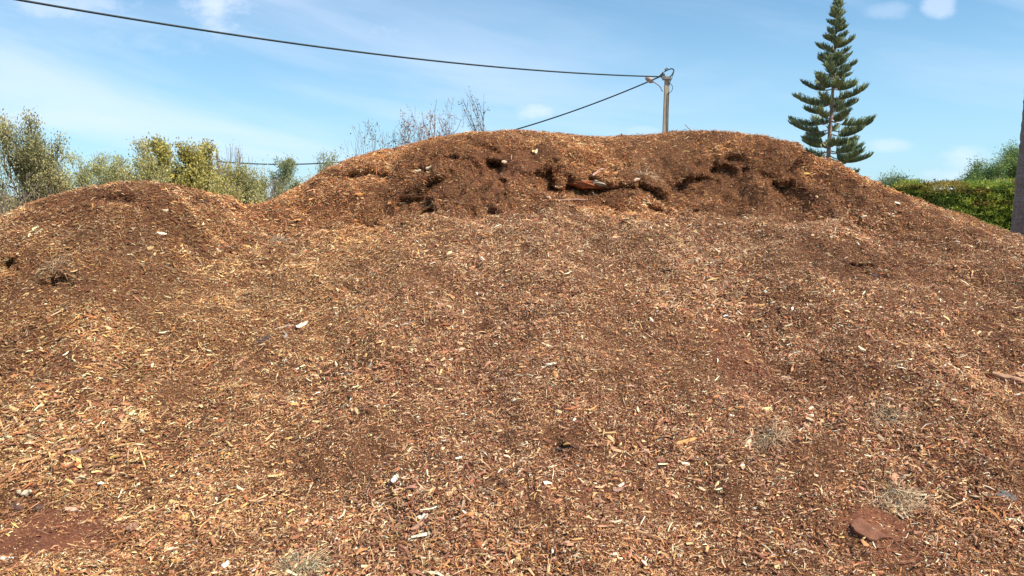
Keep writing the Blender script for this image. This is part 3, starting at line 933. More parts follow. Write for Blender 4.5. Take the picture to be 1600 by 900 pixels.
def hedge_block(x0, x1, y0, y1, H, n, seed):
    rs = np.random.RandomState(seed)
    # core, closed and lumpy
    core = box((x0 + x1) / 2, (y0 + y1) / 2, H / 2 - .06, x1 - x0 - .16, y1 - y0 - .16, H - .14)
    # surface sprays: front face, left end, right end and top
    lens = np.array([(x1 - x0) * H, (y1 - y0) * H * .6, (x1 - x0) * (y1 - y0) * .5, (x1 - x0) * H * .15, (y1 - y0) * H * .3])
    f = rs.choice(5, n, p=lens / lens.sum())
    a, c = rs.rand(n), rs.rand(n)
    P = np.zeros((n, 3)); N = np.zeros((n, 3))
    bulge = lambda p, q: .09 * vnoise(p, q * 2.2, .35, seed) + .06 * vnoise(p, q * 3, .12, seed + 1)
    for k, (pf, nf) in enumerate([
        (lambda a, c: np.stack([x0 + (x1 - x0) * a, y0 - bulge(x0 + (x1 - x0) * a, H * c) + 0 * a, H * c], 1), (0, -1, 0)),
        (lambda a, c: np.stack([x0 - bulge((y1 - y0) * a, H * c), y0 + (y1 - y0) * a, H * c], 1), (-1, 0, 0)),
        (lambda a, c: np.stack([x0 + (x1 - x0) * a, y0 + (y1 - y0) * c, H + bulge(x0 + (x1 - x0) * a, (y1 - y0) * c)], 1), (0, 0, 1)),
        (lambda a, c: np.stack([x0 + (x1 - x0) * a, y1 + 0 * a, H * c], 1), (0, 1, 0)),
        (lambda a, c: np.stack([x1 + 0 * a, y0 + (y1 - y0) * a, H * c], 1), (1, 0, 0))]):
        s = f == k
        P[s] = pf(a[s], c[s]); N[s] = nf
    P += N * rs.normal(0, .035, (n, 1))
    # layered tufts: sprays thrown outwards in ragged shelves
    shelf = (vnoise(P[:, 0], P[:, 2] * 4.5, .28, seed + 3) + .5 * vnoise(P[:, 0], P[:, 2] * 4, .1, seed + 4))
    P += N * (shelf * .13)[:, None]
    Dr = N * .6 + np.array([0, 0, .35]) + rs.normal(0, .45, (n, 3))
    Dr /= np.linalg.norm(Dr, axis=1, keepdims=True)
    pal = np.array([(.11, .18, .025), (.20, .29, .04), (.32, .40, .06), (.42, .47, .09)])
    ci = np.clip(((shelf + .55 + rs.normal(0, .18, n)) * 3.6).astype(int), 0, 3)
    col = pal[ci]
    rust = sstep(vnoise(P[:, 0], P[:, 2] * 3.5, .55, seed + 6) + .25 * rs.normal(0, .5, n) + .5 * (P[:, 2] / H - .62), .18, .34)
    col = col * (1 - rust[:, None] * .7) + np.array([.34, .17, .06]) * rust[:, None] * .7
    col = col * np.exp(rs.normal(0, .2, (n, 1)))
    return core, (P, Dr, col)


hx = at(1437, 300, 20.0)[0]
hx2 = at(1489, 300, 19.0)[0]
HH = hgt(290, 20.0)
hedge = empty('clipped_hedge', (hx2, 19.0, 0))
tag(hedge, 'long clipped green hedge with rusty patches beside the palm trunk', 'hedge')
c1_, s1 = hedge_block(0, 8.0, 0, 1.4, HH, 62000, 71)
c2_, s2 = hedge_block(hx - hx2, 0.1, 1.25, 2.5, HH + .02, 24000, 83)
Vc, Qc, _ = join([c1_, c2_])
core_m = noise_mat('hedge_inner', [(.3, (.015, .02, .008)), (.7, (.05, .055, .02))], 12, bump=.03, bscale=20)
mesh_np('stems', Vc, Qc, core_m, parent=hedge)
Ps = np.vstack([s1[0], s2[0]]); Ds = np.vstack([s1[1], s2[1]]); Cs = np.vstack([s1[2], s2[2]])
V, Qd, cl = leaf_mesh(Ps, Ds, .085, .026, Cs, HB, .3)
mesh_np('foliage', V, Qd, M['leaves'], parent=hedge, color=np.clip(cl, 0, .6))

# ------------------------------------------------------------------ palm at the right edge
pe0 = at(1578, 365, 9.6)
pe1 = at(1599, 160, 9.6)
pr0, pr1 = .34, .27
ax0 = pe0[0] + pr0 * 1.2; ax1 = pe1[0] + pr1 * 1.2
dxz = (ax1 - ax0) / (pe1[2] - pe0[2])
bx = ax0 - dxz * pe0[2]
palm = empty('palm_tree', (bx, 9.6, 0))
tag(palm, 'thick grey ringed palm trunk cut by the right edge of the photo', 'palm tree')
Z = np.linspace(-.1, 7.4, 260)
rad = np.interp(Z, [-.1, 0, .5, pe0[2], pe1[2], 7.4], [.50, .46, .39, pr0, pr1, .20])
rs = np.random.RandomState(4)
rad = rad * (1 + .010 * rs.normal(0, 1, len(Z)) + .008 * np.sin(Z * 46))
V, Qd, Tr = path_tube(np.stack([dxz * Z, 0 * Z, Z], 1), rad, 40)
V[:, 0] += .006 * vnoise(V[:, 2] * 3, V[:, 1] * 8, .2, 3)
pm, g, b, o = new_mat('palm_bark')
tcn = g.n('ShaderNodeTexCoord'); mp = g.n('ShaderNodeMapping'); g.put(mp.inputs[0], tcn.outputs['Object'])
mp.inputs['Scale'].default_value = (1, 1, 7)
na = g.noise(mp.outputs[0], 5, 7, .7)
mp2 = g.n('ShaderNodeMapping'); g.put(mp2.inputs[0], tcn.outputs['Object']); mp2.inputs['Scale'].default_value = (9, 9, .8)
nb_ = g.noise(mp2.outputs[0], 4, 6, .7)
nd = g.noise(tcn.outputs['Object'], 34, 5, .7)
cA = g.ramp(na, [(.3, (.19, .145, .12)), (.55, (.31, .25, .21)), (.75, (.42, .35, .30))])
cB = g.ramp(nb_, [(.3, (.75, .72, .70)), (.7, (1.15, 1.12, 1.1))])
cC = g.ramp(nd, [(.3, (.7, .7, .7)), (.7, (1.25, 1.25, 1.25))])
g.put(b.inputs['Base Color'], g.mix(1, g.mix(1, cA, cB, 'MULTIPLY'), cC, 'MULTIPLY'))
b.inputs['Roughness'].default_value = .9
bn = g.n('ShaderNodeBump'); bn.inputs['Distance'].default_value = .02; bn.inputs['Strength'].default_value = 1
g.put(bn.inputs['Height'], g.m('ADD', na, g.m('MULTIPLY', nd, .5))); g.put(b.inputs['Normal'], bn.outputs[0])
mesh_np('trunk', V, Qd, pm, parent=palm, tris=Tr, smooth=True)
fr = []
rs = np.random.RandomState(12)
for k in range(34):
    a = k * 2.4; el = rs.uniform(-.5, 1.2)
    d = np.array([math.cos(a) * math.cos(el), math.sin(a) * math.cos(el), math.sin(el)])
    top = np.array([dxz * 7.4, 0, 7.4])
    L = rs.uniform(.7, 1.1)
    hub = top + d * L
    fr.append(tubes([top], [hub], [.018], [.01], 4))
    sd = np.cross(d, [0, 0, 1.0]); sd /= np.linalg.norm(sd)
    upv = np.cross(sd, d)
    for j in range(17):
        t = (j - 8) / 8 * 1.35
        e = d * math.cos(t) + sd * math.sin(t)
        p1 = hub + e * .45; p2 = hub + e * .85 + np.array([0, 0, -.22])
        w = np.cross(e, upv) * .018
        fr.append((np.array([hub, p1 - w, p1 + w, p2, hub + .01 * upv]), np.array([(0, 1, 3, 2)]), None))
V, Qd, _ = join(fr)
mesh_np('fronds', V, Qd, M['leaves'], parent=palm, color=np.tile([.09, .14, .05], (len(V), 1)))

# ------------------------------------------------------------------ white house beyond the hedge
hp = at(1592, 278, 42)
house = empty('white_house', (hp[0] + 1.2, 42, 0))
tag(house, 'white house with a shallow white roof peeking over the hedge by the palm', 'house')
hz_ = at(1562, 289, 42)
xl = hz_[0] - (hp[0] + 1.2)
Hw = 2.35
V, Qd = box(0.8, 3.0, Hw / 2, 5.6, 6, Hw)
mesh_np('wall', V, Qd, M['render'], parent=house)
e0, rz0, rt = xl - .1, hz_[2] - .12, at(1590, 277, 42)[2] + .35
V = np.array([(e0, -.35, rz0), (.8, -.35, rt), (2 * .8 - e0, -.35, rz0), (e0, 6.35, rz0), (.8, 6.35, rt), (2 * .8 - e0, 6.35, rz0),
              (e0, -.35, rz0 - .14), (2 * .8 - e0, -.35, rz0 - .14), (e0, 6.35, rz0 - .14), (2 * .8 - e0, 6.35, rz0 - .14)])
mesh_np('roof', V, np.array([(0, 1, 4, 3), (1, 2, 5, 4), (0, 6, 7, 2), (3, 5, 9, 8), (0, 3, 8, 6), (2, 7, 9, 5), (6, 8, 9, 7)]), M['roofwhite'], parent=house,
        tris=np.array([(0, 2, 1), (3, 4, 5)]))
fm = noise_mat('window_frame', [(.3, (.5, .5, .5)), (.7, (.6, .6, .6))], 4)
gm2, g, b, o = new_mat('window_glass'); b.inputs['Base Color'].default_value = (.03, .04, .05, 1); b.inputs['Roughness'].default_value = .08
for wx in (-.8, 2.2):
    fr_ = [box(wx, -.02, 1.85, 1.0, .06, .06), box(wx, -.02, .85, 1.0, .06, .06), box(wx - .47, -.02, 1.35, .06, .06, .94), box(wx + .47, -.02, 1.35, .06, .06, .94)]
    V, Qd, _ = join(fr_)
    w_ = mesh_np('window', V, Qd, fm, parent=house)
    V, Qd = box(wx, -.008, 1.35, .88, .02, .94)
    mesh_np('pane', V, Qd, gm2, parent=w_)

# ------------------------------------------------------------------ utility pole, lamp and cables
PD = 30.0
pt = at(1039.5, 119, PD)
pole = empty('utility_pole', (pt[0] - .02, PD, 0))
pole.rotation_euler = (0, R(.8), 0)
tag(pole, 'tall pale concrete utility pole with a small street lamp behind the crest', 'utility pole')
Ht = pt[2]
tp = np.array([0, 0, Ht])
sh = []
for i, zz in enumerate(np.linspace(0, 1, 12)):
    sh.append((0, 0, -.3 + zz * (Ht + .3)))
V, Qd, Tr = path_tube(sh, np.linspace(.165, .12, 12), 4, sq=True)
mesh_np('shaft', V, Qd, M['concrete'], parent=pole, tris=Tr)
px_ = lambda x, y: np.array([(x - 1039.5) * PD / F * 1.02, 0, (119 - y) * PD / F * 1.02 + Ht])


def tube_obj(name, pts, r, mat, parent, k=6, dy=0.0, n=30, sm=True):
    P = np.array(pts, float)
    t = np.linspace(0, 1, len(P)); tt = np.linspace(0, 1, n)
    # smooth interpolation (Catmull-like via cubic on small sets)
    Pn = np.stack([np.interp(tt, t, P[:, c]) for c in range(3)], 1)
    if sm:
        for _ in range(4):
            Pn[1:-1] = (Pn[:-2] + 2 * Pn[1:-1] + Pn[2:]) / 4
    Pn[:, 1] += dy
    V, Qd, Tr = path_tube(Pn, r, k)
    return mesh_np(name, V, Qd, mat, parent=parent, tris=Tr, smooth=True)


arm = tube_obj('lamp_arm', [px_(1033, 142), px_(1031, 141), px_(1029, 136), px_(1024, 132), px_(1017, 128)], .022, M['metal'], pole, dy=-.16)
# lamp head: flat teardrop housing with a lens below
hs_ = [px_(1018, 129), px_(1015, 127.5), px_(1011, 124.5), px_(1006, 123)]
V, Qd, Tr = path_tube(hs_, [.035, .10, .12, .05], 10)
V[:, 1] -= .16
hd = mesh_np('lamp_head', V, Qd, M['lamp'], parent=pole, tris=Tr, smooth=True)
V, Qd, Tr = path_tube([px_(1014.5, 129), px_(1011, 127), px_(1008, 125.6)], [.05, .075, .04], 8)
V[:, 1] -= .16
mesh_np('lens', V, Qd, M['lens'], parent=hd, tris=Tr, smooth=True)
V, Qd, _ = join([box(0, 0, Ht - .10, .32, .32, .07), box(-.16, 0, Ht + .0, .14, .10, .16)])
mesh_np('bracket', V, Qd, M['metal'], parent=pole)
tube_obj('cable_loop', [px_(1027, 120), px_(1033, 114), px_(1040, 110), px_(1046, 108.2), px_(1049, 111), px_(1047, 116), px_(1043, 121)], .024, M['cable'], pole, dy=-.1)
tube_obj('cable_loop', [px_(1049, 111), px_(1047, 119), px_(1044, 126), px_(1043, 131)], .012, M['cable'], pole, dy=-.1)
tube_obj('cable_loop', [px_(1041, 131), px_(1045, 131), px_(1048, 136), px_(1046, 142), px_(1041, 145)], .012, M['cable'], pole, dy=-.1)
tube_obj('down_cable', [px_(1042, 142), px_(1041.6, 165), px_(1042.6, 203), px_(1043, 300)], .014, M['cable'], pole, dy=-.12, sm=False)
for (a, c) in [((1031, 116), (1034, 113)), ((1035, 111), (1037, 108.5)), ((1037.5, 109), (1039, 107.5))]:
    V, Qd, Tr = path_tube([px_(*a), (px_(*a) + px_(*c)) / 2, px_(*c)], [.02, .045, .02], 8)
    V[:, 1] -= .1
    mesh_np('insulator', V, Qd, M['metal'], parent=pole, tris=Tr, smooth=True)


def cable(name, label, A, B, pts, r, n=160):
    """cable hanging in the vertical plane through plan points A and B, on the traced lines of sight"""
    A = np.array(A, float); B = np.array(B, float)
    dirp = B - A
    W_ = []
    for (px, py) in pts:
        d = ray(px, py)
        m = np.array([[d[0], -dirp[0]], [d[1], -dirp[1]]])
        t, s = np.linalg.solve(m, A)
        W_.append((s, CAM_Z + d[2] * t))
    W_ = np.array(sorted(W_))
    co = np.polyfit(W_[:, 0], W_[:, 1], 2)
    return A, dirp, co, W_


def cable_obj(label, A, B, pts, r, s1, s0=0.0):
    A, dirp, co, W_ = cable('', '', A, B, pts, r)
    s = np.linspace(s0, s1, 120)
    z = np.polyval(co, s)
    P = np.stack([A[0] + dirp[0] * s, A[1] + dirp[1] * s, z], 1)
    V, Qd, Tr = path_tube(P, r, 6)
    o = mesh_np('overhead_cable', V, Qd, M['cable'], tris=Tr, smooth=True)
    print('cable residual', np.abs(np.polyval(co, W_[:, 0]) - W_[:, 1]).max(), co)
    return tag(o, label, 'cable')


pcx = pt[0]
# the far pole the lower cable runs to: where the traced line of sight meets the cable's plane
A_, B_ = np.array([pcx - .12, PD]), np.array([-34., 38.])
d_ = ray(339, 245)
LT, LS = np.linalg.solve(np.array([[d_[0], -(B_ - A_)[0]], [d_[1], -(B_ - A_)[1]]]), A_)
fpx, fpy = d_[0] * LT, d_[1] * LT
fz = CAM_Z + ray(339, 236)[2] * LT
fpo = empty('utility_pole', (fpx, fpy, -.12))
tag(fpo, 'short thin far utility pole among the left shrubs, holding the sagging cable', 'utility pole')
V, Qd, Tr = path_tube([(0, .06, -.2), (0, .06, fz / 2), (0, .06, fz + .12)], [.07, .06, .05], 8)
mesh_np('shaft', V, Qd, M['twig'], parent=fpo, tris=Tr, smooth=True)
V, Qd = box(0, 0, CAM_Z + d_[2] * LT + .12, .10, .14, .10)
mesh_np('bracket', V, Qd, M['metal'], parent=fpo)
cable_obj('upper black cable crossing the sky from the top left to the pole', (pcx - .15, PD - .05), (-16, 13),
          [(30, 1), (165, 23), (300, 43), (450, 66), (600, 87), (800, 107), (930, 116), (1031, 119.5)], .026, 1.25)
cable_obj('lower black cable sagging from the pole behind the mound and left shrubs', (pcx - .12, PD), (-34, 38),
          [(1031, 121.5), (925, 163), (808, 198), (515, 256), (460, 259), (400, 257), (345, 250)], .027, LS)

# ------------------------------------------------------------------ single pieces lying on the mound
from mathutils.bvhtree import BVHTree
step = 1
bv = BVHTree.FromPolygons([tuple(p) for p in np.stack([PX, PY, PZ], -1).reshape(-1, 3)], [tuple(q) for q in Q.tolist()])


def surf(px, py):
    for k in range(60):
        d = Vector(ray(px, py + k)).normalized()
        loc, nor, i, dist = bv.ray_cast(Vector((0, 0, CAM_Z)), d)
        if loc is not None: break
    if nor.z < 0: nor = -nor
    return np.array(loc), np.array(nor)


def smooth_n(px, py):
    p, n0 = surf(px, py)
    e = .12
    hx_ = (height(p[0] + e, p[1]) - height(p[0] - e, p[1])) / (2 * e)
    hy_ = (height(p[0], p[1] + e) - height(p[0], p[1] - e)) / (2 * e)
    n = np.array([-hx_, -hy_, 1.0]); n /= np.linalg.norm(n)
    return p, n


def frame(px, py, ang):
    p, n = smooth_n(px, py)
    rt_ = np.array([1.0, 0, 0]); rt_ -= n * (rt_ @ n); rt_ /= np.linalg.norm(rt_)
    up_ = np.cross(n, rt_)
    t = rt_ * math.cos(R(ang)) + up_ * math.sin(R(ang))
    return p, t, np.cross(n, t), n


PR = np.random.RandomState(99)
CREAM, WHITE, TAN, ORN = (.68, .54, .36), (.80, .70, .54), (.50, .33, .19), (.52, .24, .08)
RED, BRN, DRK, GRY, YEL, PNK = (.33, .11, .05), (.22, .11, .06), (.07, .04, .03), (.34, .29, .24), (.66, .46, .17), (.44, .25, .18)


def put(name, cat, label, parts, p, group=None):
    root_loc = p
    obs = []
    single = len(parts) == 1
    root = None if single else empty(name, root_loc)
    for (pn, V, Qd, Tr, col) in parts:
        V = np.asarray(V) - np.asarray(root_loc)
        cc_ = np.clip(np.asarray(col) * np.ones((len(V), 3)), 0, .9)
        ob = mesh_np(name if single else pn, V, Qd, M['debris'], parent=root, tris=Tr, color=cc_)
        if single: ob.location = [float(c) for c in root_loc]; root = ob
    tag(root, label, cat, group)
    return root


def g_stick(px, py, Lp, Wp, ang, col, bend=.08, rise=.0, k=7):
    p, t, b_, n = frame(px, py, ang)
    m = p[1] / F
    L, w = Lp * m, Wp * m
    s = np.linspace(-.5, .5, 9)
    c = p + n * w * .25 + t * (s * L)[:, None] + b_ * (bend * L * np.cos(s * np.pi * PR.uniform(.8, 1.6)))[:, None] + n * ((s + .5) * rise * L)[:, None]
    c += PR.normal(0, w * .10, c.shape)
    r = w * .5 * np.interp(s, [-.5, -.4, .4, .5], [.7, 1.05, .9, .5]) * PR.uniform(.85, 1.1, 9)
    V, Qd, Tr = path_tube(c, r, k)
    return p, V, Qd, Tr, np.array(col) * PR.uniform(.8, 1.15, (len(V), 1))


def g_chip(px, py, Lp, Wp, ang, col, th=.18, tilt=.15, bend=.06):
    """split flake: irregular outline, thickness, a slight curl and a broken end"""
    p, t, b_, n = frame(px, py, ang)
    m = p[1] / F
    L, w = Lp * m, Wp * m
    n2 = n + t * PR.normal(0, tilt) + b_ * PR.normal(0, tilt); n2 /= np.linalg.norm(n2)
    t = t - n2 * (t @ n2); t /= np.linalg.norm(t); b_ = np.cross(n2, t)
    ns = 8
    s = np.linspace(-.5, .5, ns)
    prof = np.array([.28, .8, .95, 1, .98, .9, .7, .22]) * PR.uniform(.8, 1.1, ns)
    H = max(w * th, .003)
    rows = []
    for i in range(ns):
        cc_ = p + n2 * (H * .8 + bend * L * (s[i] ** 2) * 2) + t * L * s[i] + b_ * PR.normal(0, w * .05)
        a = w * .5 * prof[i]
        rows.append([cc_ - b_ * a * PR.uniform(.85, 1.05) - n2 * H * .5, cc_ - b_ * a * .9 + n2 * H * .35, cc_ + n2 * H * PR.uniform(.5, .9), cc_ + b_ * a * .85 + n2 * H * .3, cc_ + b_ * a - n2 * H * .5])
    V = np.array(rows).reshape(-1, 3)
    Qd = []
    for i in range(ns - 1):
        for j in range(5):
            j2 = (j + 1) % 5
            Qd.append((i * 5 + j, i * 5 + j2, (i + 1) * 5 + j2, (i + 1) * 5 + j))
    Tr = []
    for e in (0, ns - 1):
        for j in range(1, 4): Tr.append((e * 5, e * 5 + j, e * 5 + j + 1))
    streaky = np.repeat(PR.uniform(.85, 1.12, (ns, 1)), 5, axis=1).reshape(-1, 1) * np.tile([.75, .95, 1.05, .95, .8], ns)[:, None] ** .6
    return p, V, Qd, Tr, np.array(col) * streaky


def g_lump(px, py, Wp, Hp, col, squash=.6, seed=0, rough=.35):
    import bmesh
    p, t, b_, n = frame(px, py, 0)
    m = p[1] / F
    bm = bmesh.new(); bmesh.ops.create_icosphere(bm, subdivisions=4, radius=1)
    V = np.array([v.co[:] for v in bm.verts]); T = np.array([[v.index for v in f.verts] for f in bm.faces]); bm.free()
    k = 1 + rough * (vnoise(V[:, 0] + seed, V[:, 1] + V[:, 2] * .7, .6, 3) * 1.5 + vnoise(V[:, 0] - V[:, 2], V[:, 1] + seed, .22, 5) * .8 + vnoise(V[:, 2] + seed, V[:, 1] - V[:, 0], .09, 6) * .4)
    V = V * k[:, None]
    W_ = p + t * (V[:, :1] * Wp * .5 * m) + b_ * (V[:, 1:2] * Hp * .5 * m) + n * (V[:, 2:] * squash * min(Wp, Hp) * .5 * m)
    return p, W_, None, T, np.array(col) * (1 + .5 * vnoise(V[:, 0] * 3, V[:, 1] * 3 + V[:, 2], .5, 8))[:, None]


# name, category, label, builder tuple(s)
def stick(name, cat, label, *a, group=None, **k):
    p, V, Qd, Tr, c = g_stick(*a, **k); return put(name, cat, label, [('wood', V, Qd, Tr, c)], p, group)


def chip(name, cat, label, *a, group=None, **k):
    p, V, Qd, Tr, c = g_chip(*a, **k); return put(name, cat, label, [('wood', V, Qd, Tr, c)], p, group)


def lump(name, cat, label, *a, group=None, **k):
    p, V, Qd, Tr, c = g_lump(*a, **k); return put(name, cat, label, [('soil', V, Qd, Tr, c)], p, group)


# the broken red log end sticking out of the scarp
p0, _ = smooth_n(925, 289)
lp = at(930, 289, p0[1] - .02)
m_ = lp[1] / F


def lg(x, y, dy):   # photo offset to a point near the log
    q = at(x, y, lp[1] + dy); return q


def ragged_slab(pts, rads, flat, seed):
    rs = np.random.RandomState(seed)
    V, Qd, Tr = path_tube(np.array(pts), rads, 14)
    c = np.mean(V, axis=0)
    n_ = len(pts)
    for i in range(n_):
        ring = V[i * 14:(i + 1) * 14]; cc_ = ring.mean(axis=0)
        prof = 1 + rs.normal(0, .16, (14, 1))
        V[i * 14:(i + 1) * 14] = cc_ + (ring - cc_) * prof * np.array([1, 1.5, flat])
    return V, Qd, Tr


redw = ragged_slab([lg(890, 288, .05), lg(900, 287, -.02), lg(912, 288, -.05), lg(925, 290, -.05), lg(938, 291, -.02), lg(950, 293, .03)],
                   np.array([3, 7, 8.5, 8, 6, 3]) * m_, .75, 3)
grey = ragged_slab([lg(919, 284, .02), lg(930, 285, -.07), lg(940, 288, -.08), lg(948, 291, -.03)], np.array([2, 6, 7, 2]) * m_, .55, 4)
tail = ragged_slab([lg(945, 292, .03), lg(955, 290, .0), lg(964, 290, -.01), lg(974, 287, .02)], np.array([4, 5, 5, 3]) * m_, .8, 5)
stripe = PR.uniform(.15, 1.15, 14)[np.arange(len(redw[0])) % 14][:, None]
cr = np.array([.42, .13, .05]) * stripe * PR.uniform(.6, 1.2, (len(redw[0]), 1))
log = put('broken_log', 'log', 'broken red orange log end jutting from the scarp near the crest',
          [('heartwood', *redw, cr), ('grey_bark', *grey, np.array([.36, .29, .21]) * PR.uniform(.8, 1.1, (len(grey[0]), 1))), ('splinter', *tail, np.array([.30, .11, .05]) * PR.uniform(.4, 1.1, (len(tail[0]), 1)))], lp)

stick('branch', 'stick', 'broken thick branch running out of the right edge halfway up the mound', 1584, 595, 66, 8, -24, (.46, .27, .17), bend=.02)
lump('branch_stub', 'wood chunk', 'round grey knot of wood at the head of the right edge branch', 1562, 588, 20, 14, BRN, seed=3)
chip('wood_chunk', 'wood chunk', 'orange wedge of wood beside the right edge branch', 1594, 586, 22, 12, 35, (.48, .28, .16))
chip('wood_strip', 'wood strip', 'long curved cream wood strip right of centre low on the mound', 1171, 688, 42, 8, 58, CREAM, bend=.16, th=.25)
chip('wood_chip', 'wood chip', 'small cream chip at the lower end of the long curved strip', 1160, 727, 12, 7, 70, WHITE)
stick('twig', 'twig', 'pale twig lying diagonal on the right side above the branch', 1492, 578, 30, 5, -52, CREAM)
stick('root', 'stick', 'pale crooked root with a white broken end, upper left of centre', 450, 513, 40, 4, 10, (.52, .40, .32), bend=.12)
chip('wood_chip', 'wood chip', 'white broken chip at the end of the crooked root', 472, 508, 22, 9, 48, WHITE)
stick('root', 'stick', 'short grey root hanging below the crooked pale root', 444, 524, 22, 4, -70, GRY, bend=.15)
lump('dark_root_clump', 'clod', 'dark knotted clump of roots left of the crooked pale root', 414, 530, 34, 12, (.13, .085, .07), seed=8, rough=.8)
stick('twig', 'twig', 'thin red brown twig standing upright left of centre', 372, 571, 30, 4.5, 80, (.36, .19, .13))
stick('twig', 'twig', 'short pale stick lying level above the centre of the mound', 637, 508, 22, 4, 5, (.55, .38, .28))
stick('twig', 'twig', 'dark bent twig left of the red bark flake', 655, 560, 36, 4, 38, (.16, .10, .09), bend=.12)
stick('twig', 'twig', 'short white twig touching the red bark flake', 680, 553, 14, 3.5, 60, CREAM)
chip('bark_flake', 'bark', 'small brick red bark flake left of centre', 693, 551, 20, 7, 12, (.48, .19, .11))
chip('wood_chip', 'wood chip', 'white half moon chip in the middle of the mound', 861, 570, 19, 8, 8, WHITE, th=.3)
chip('wood_chip', 'wood chip', 'orange chip standing just below the white half moon chip', 868, 586, 18, 9, 105, (.66, .36, .14))
chip('wood_chip', 'wood chip', 'pale pointed splinter above the white half moon chip', 856, 540, 22, 5, -20, CREAM)
stick('twig', 'twig', 'curved pale root left and below the white half moon chip', 838, 594, 20, 4, 38, CREAM, bend=.15)
lump('white_fungus', 'fungus', 'white crumbly blob left and below the middle of the mound', 803, 625, 10, 8, WHITE, seed=5, rough=.6)
chip('wood_chip', 'wood chip', 'bright white angular chip low left of centre', 617, 751, 13, 11, 60, (.88, .85, .78), th=.4)
chip('wood_chip', 'wood chip', 'red brown triangular chip right above the bright white one', 620, 735, 14, 11, 20, (.46, .19, .09))
chip('wood_chip', 'wood chip', 'yellow flat chip just below the bright white one', 624, 771, 20, 11, 10, (.74, .48, .16))
chip('wood_chip', 'wood chip', 'orange chip left of the bright white chip', 593, 754, 15, 9, -15, (.56, .28, .12))
lump('white_fungus', 'fungus', 'large white crumbly fungus patch low left of centre', 664, 807, 20, 14, (.80, .74, .62), seed=2, rough=.7)
lump('clod', 'clod', 'dark brown clod left of the large fungus patch', 636, 813, 17, 12, DRK, seed=6)
chip('wood_chunk', 'wood chunk', 'brown oval chunk right under the large fungus patch', 653, 826, 22, 11, 35, (.42, .23, .15), th=.5)
chip('wood_chunk', 'wood chunk', 'orange block right of the large fungus patch', 736, 808, 16, 10, 10, (.58, .28, .12), th=.6)
stick('stick', 'stick', 'short brown peg beside the orange block', 724, 818, 22, 6, 80, (.34, .18, .13))
chip('wood_strip', 'wood strip', 'upright pale plank splinter at the bottom centre', 815, 772, 24, 6, 86, (.62, .42, .26), th=.3)
chip('wood_chip', 'wood chip', 'white ended chip beside a dark flake, right of the pale plank splinter', 971, 758, 14, 7, 40, WHITE)
chip('bark_flake', 'bark', 'purple brown flat bark flake under the white ended chip', 966, 766, 24, 10, 30, (.30, .17, .13))
stick('twig', 'twig', 'thin white twig left and below the purple brown flake', 937, 782, 15, 3, -25, WHITE)
lump('clod', 'clod', 'black brown pointed clod at bottom centre', 1000, 813, 15, 17, DRK, seed=9, squash=.9)
stick('stick', 'stick', 'brown stick reaching down right from the pointed clod', 1003, 829, 24, 4, -35, (.46, .28, .2))
stick('twig', 'twig', 'upright pale twig with white tip at the bottom, right of the pointed clod', 1053, 858, 26, 4, 84, CREAM, bend=.12)
chip('wood_chip', 'wood chip', 'pale yellow chip at the bottom, below the pointed clod', 960, 866, 14, 8, 20, (.76, .60, .40))
chip('wood_chip', 'wood chip', 'thin cream chip leaning upright near the bottom left of the pointed clod', 902, 853, 14, 5, 80, CREAM)
chip('wood_chip', 'wood chip', 'cream chip with a blunt end low on the right half of the mound', 1098, 765, 14, 6, -45, CREAM)
chip('wood_strip', 'wood strip', 'orange split sticks in a sheaf right of centre below the middle', 1073, 690, 34, 9, 8, (.66, .38, .14))
stick('stick', 'stick', 'red brown stick lying across the orange sheaf', 1092, 688, 40, 4, 22, (.36, .16, .10))
stick('stick', 'stick', 'dark thin stick below the orange sheaf', 1188, 722, 44, 3.5, 14, (.36, .22, .15))
lump('clod', 'clod', 'dark broken bark clump low in the middle left of the orange sheaf', 879, 703, 30, 13, (.10, .06, .05), seed=14, rough=.8)
chip('wood_chip', 'wood chip', 'brown wedge chip lying with its pale back up right of the bare soil patch', 1229, 592, 20, 9, -50, (.56, .37, .24))
lump('pebble', 'pebble', 'white round pebble right of centre above the long curved strip', 1268, 649, 9, 6, (.85, .78, .68), seed=1, rough=.2)
lump('clod', 'clod', 'dark clod beside the white round pebble', 1277, 644, 10, 9, DRK, seed=4)
lump('grey_debris', 'debris', 'blue grey crumpled scrap near the right edge low down', 1572, 776, 30, 15, (.12, .115, .115), seed=21, rough=.8)
chip('wood_chip', 'wood chip', 'cream chip at the right edge below the grey scrap', 1595, 815, 16, 7, -15, WHITE)
chip('wood_chip', 'wood chip', 'pale ringed chip left of the grey scrap', 1543, 773, 16, 9, -20, (.70, .54, .38))
chip('wood_chip', 'wood chip', 'bright yellow chip at the bottom edge right of centre', 1217, 886, 17, 12, 25, (.82, .64, .30))
chip('wood_chip', 'wood chip', 'yellow block chip cut by the bottom edge in the lower right', 1548, 893, 22, 10, -10, (.74, .52, .28))
chip('wood_chunk', 'wood chunk', 'large cream chunk near the left edge above the bare soil', 42, 772, 30, 11, -12, (.76, .60, .40), th=.5)
lump('clod', 'clod', 'dark round clod at the left edge under the cream chunk', 28, 792, 32, 16, (.11, .06, .045), seed=10)
lump('clod', 'clod', 'smaller dark clod right of the round clod at the left edge', 58, 793, 20, 14, (.10, .055, .04), seed=11)
chip('wood_chunk', 'wood chunk', 'flat brown wood block right of the two dark clods', 112, 798, 22, 10, -3, (.50, .31, .22), th=.4)
chip('leaf', 'leaf', 'dry yellow leaf standing on the left side above the bare soil', 123, 726, 24, 9, -60, (.72, .46, .17), th=.08, bend=.2)
chip('wood_chip', 'wood chip', 'pale square chip right below the dry yellow leaf', 126, 746, 16, 11, 40, (.62, .44, .30))
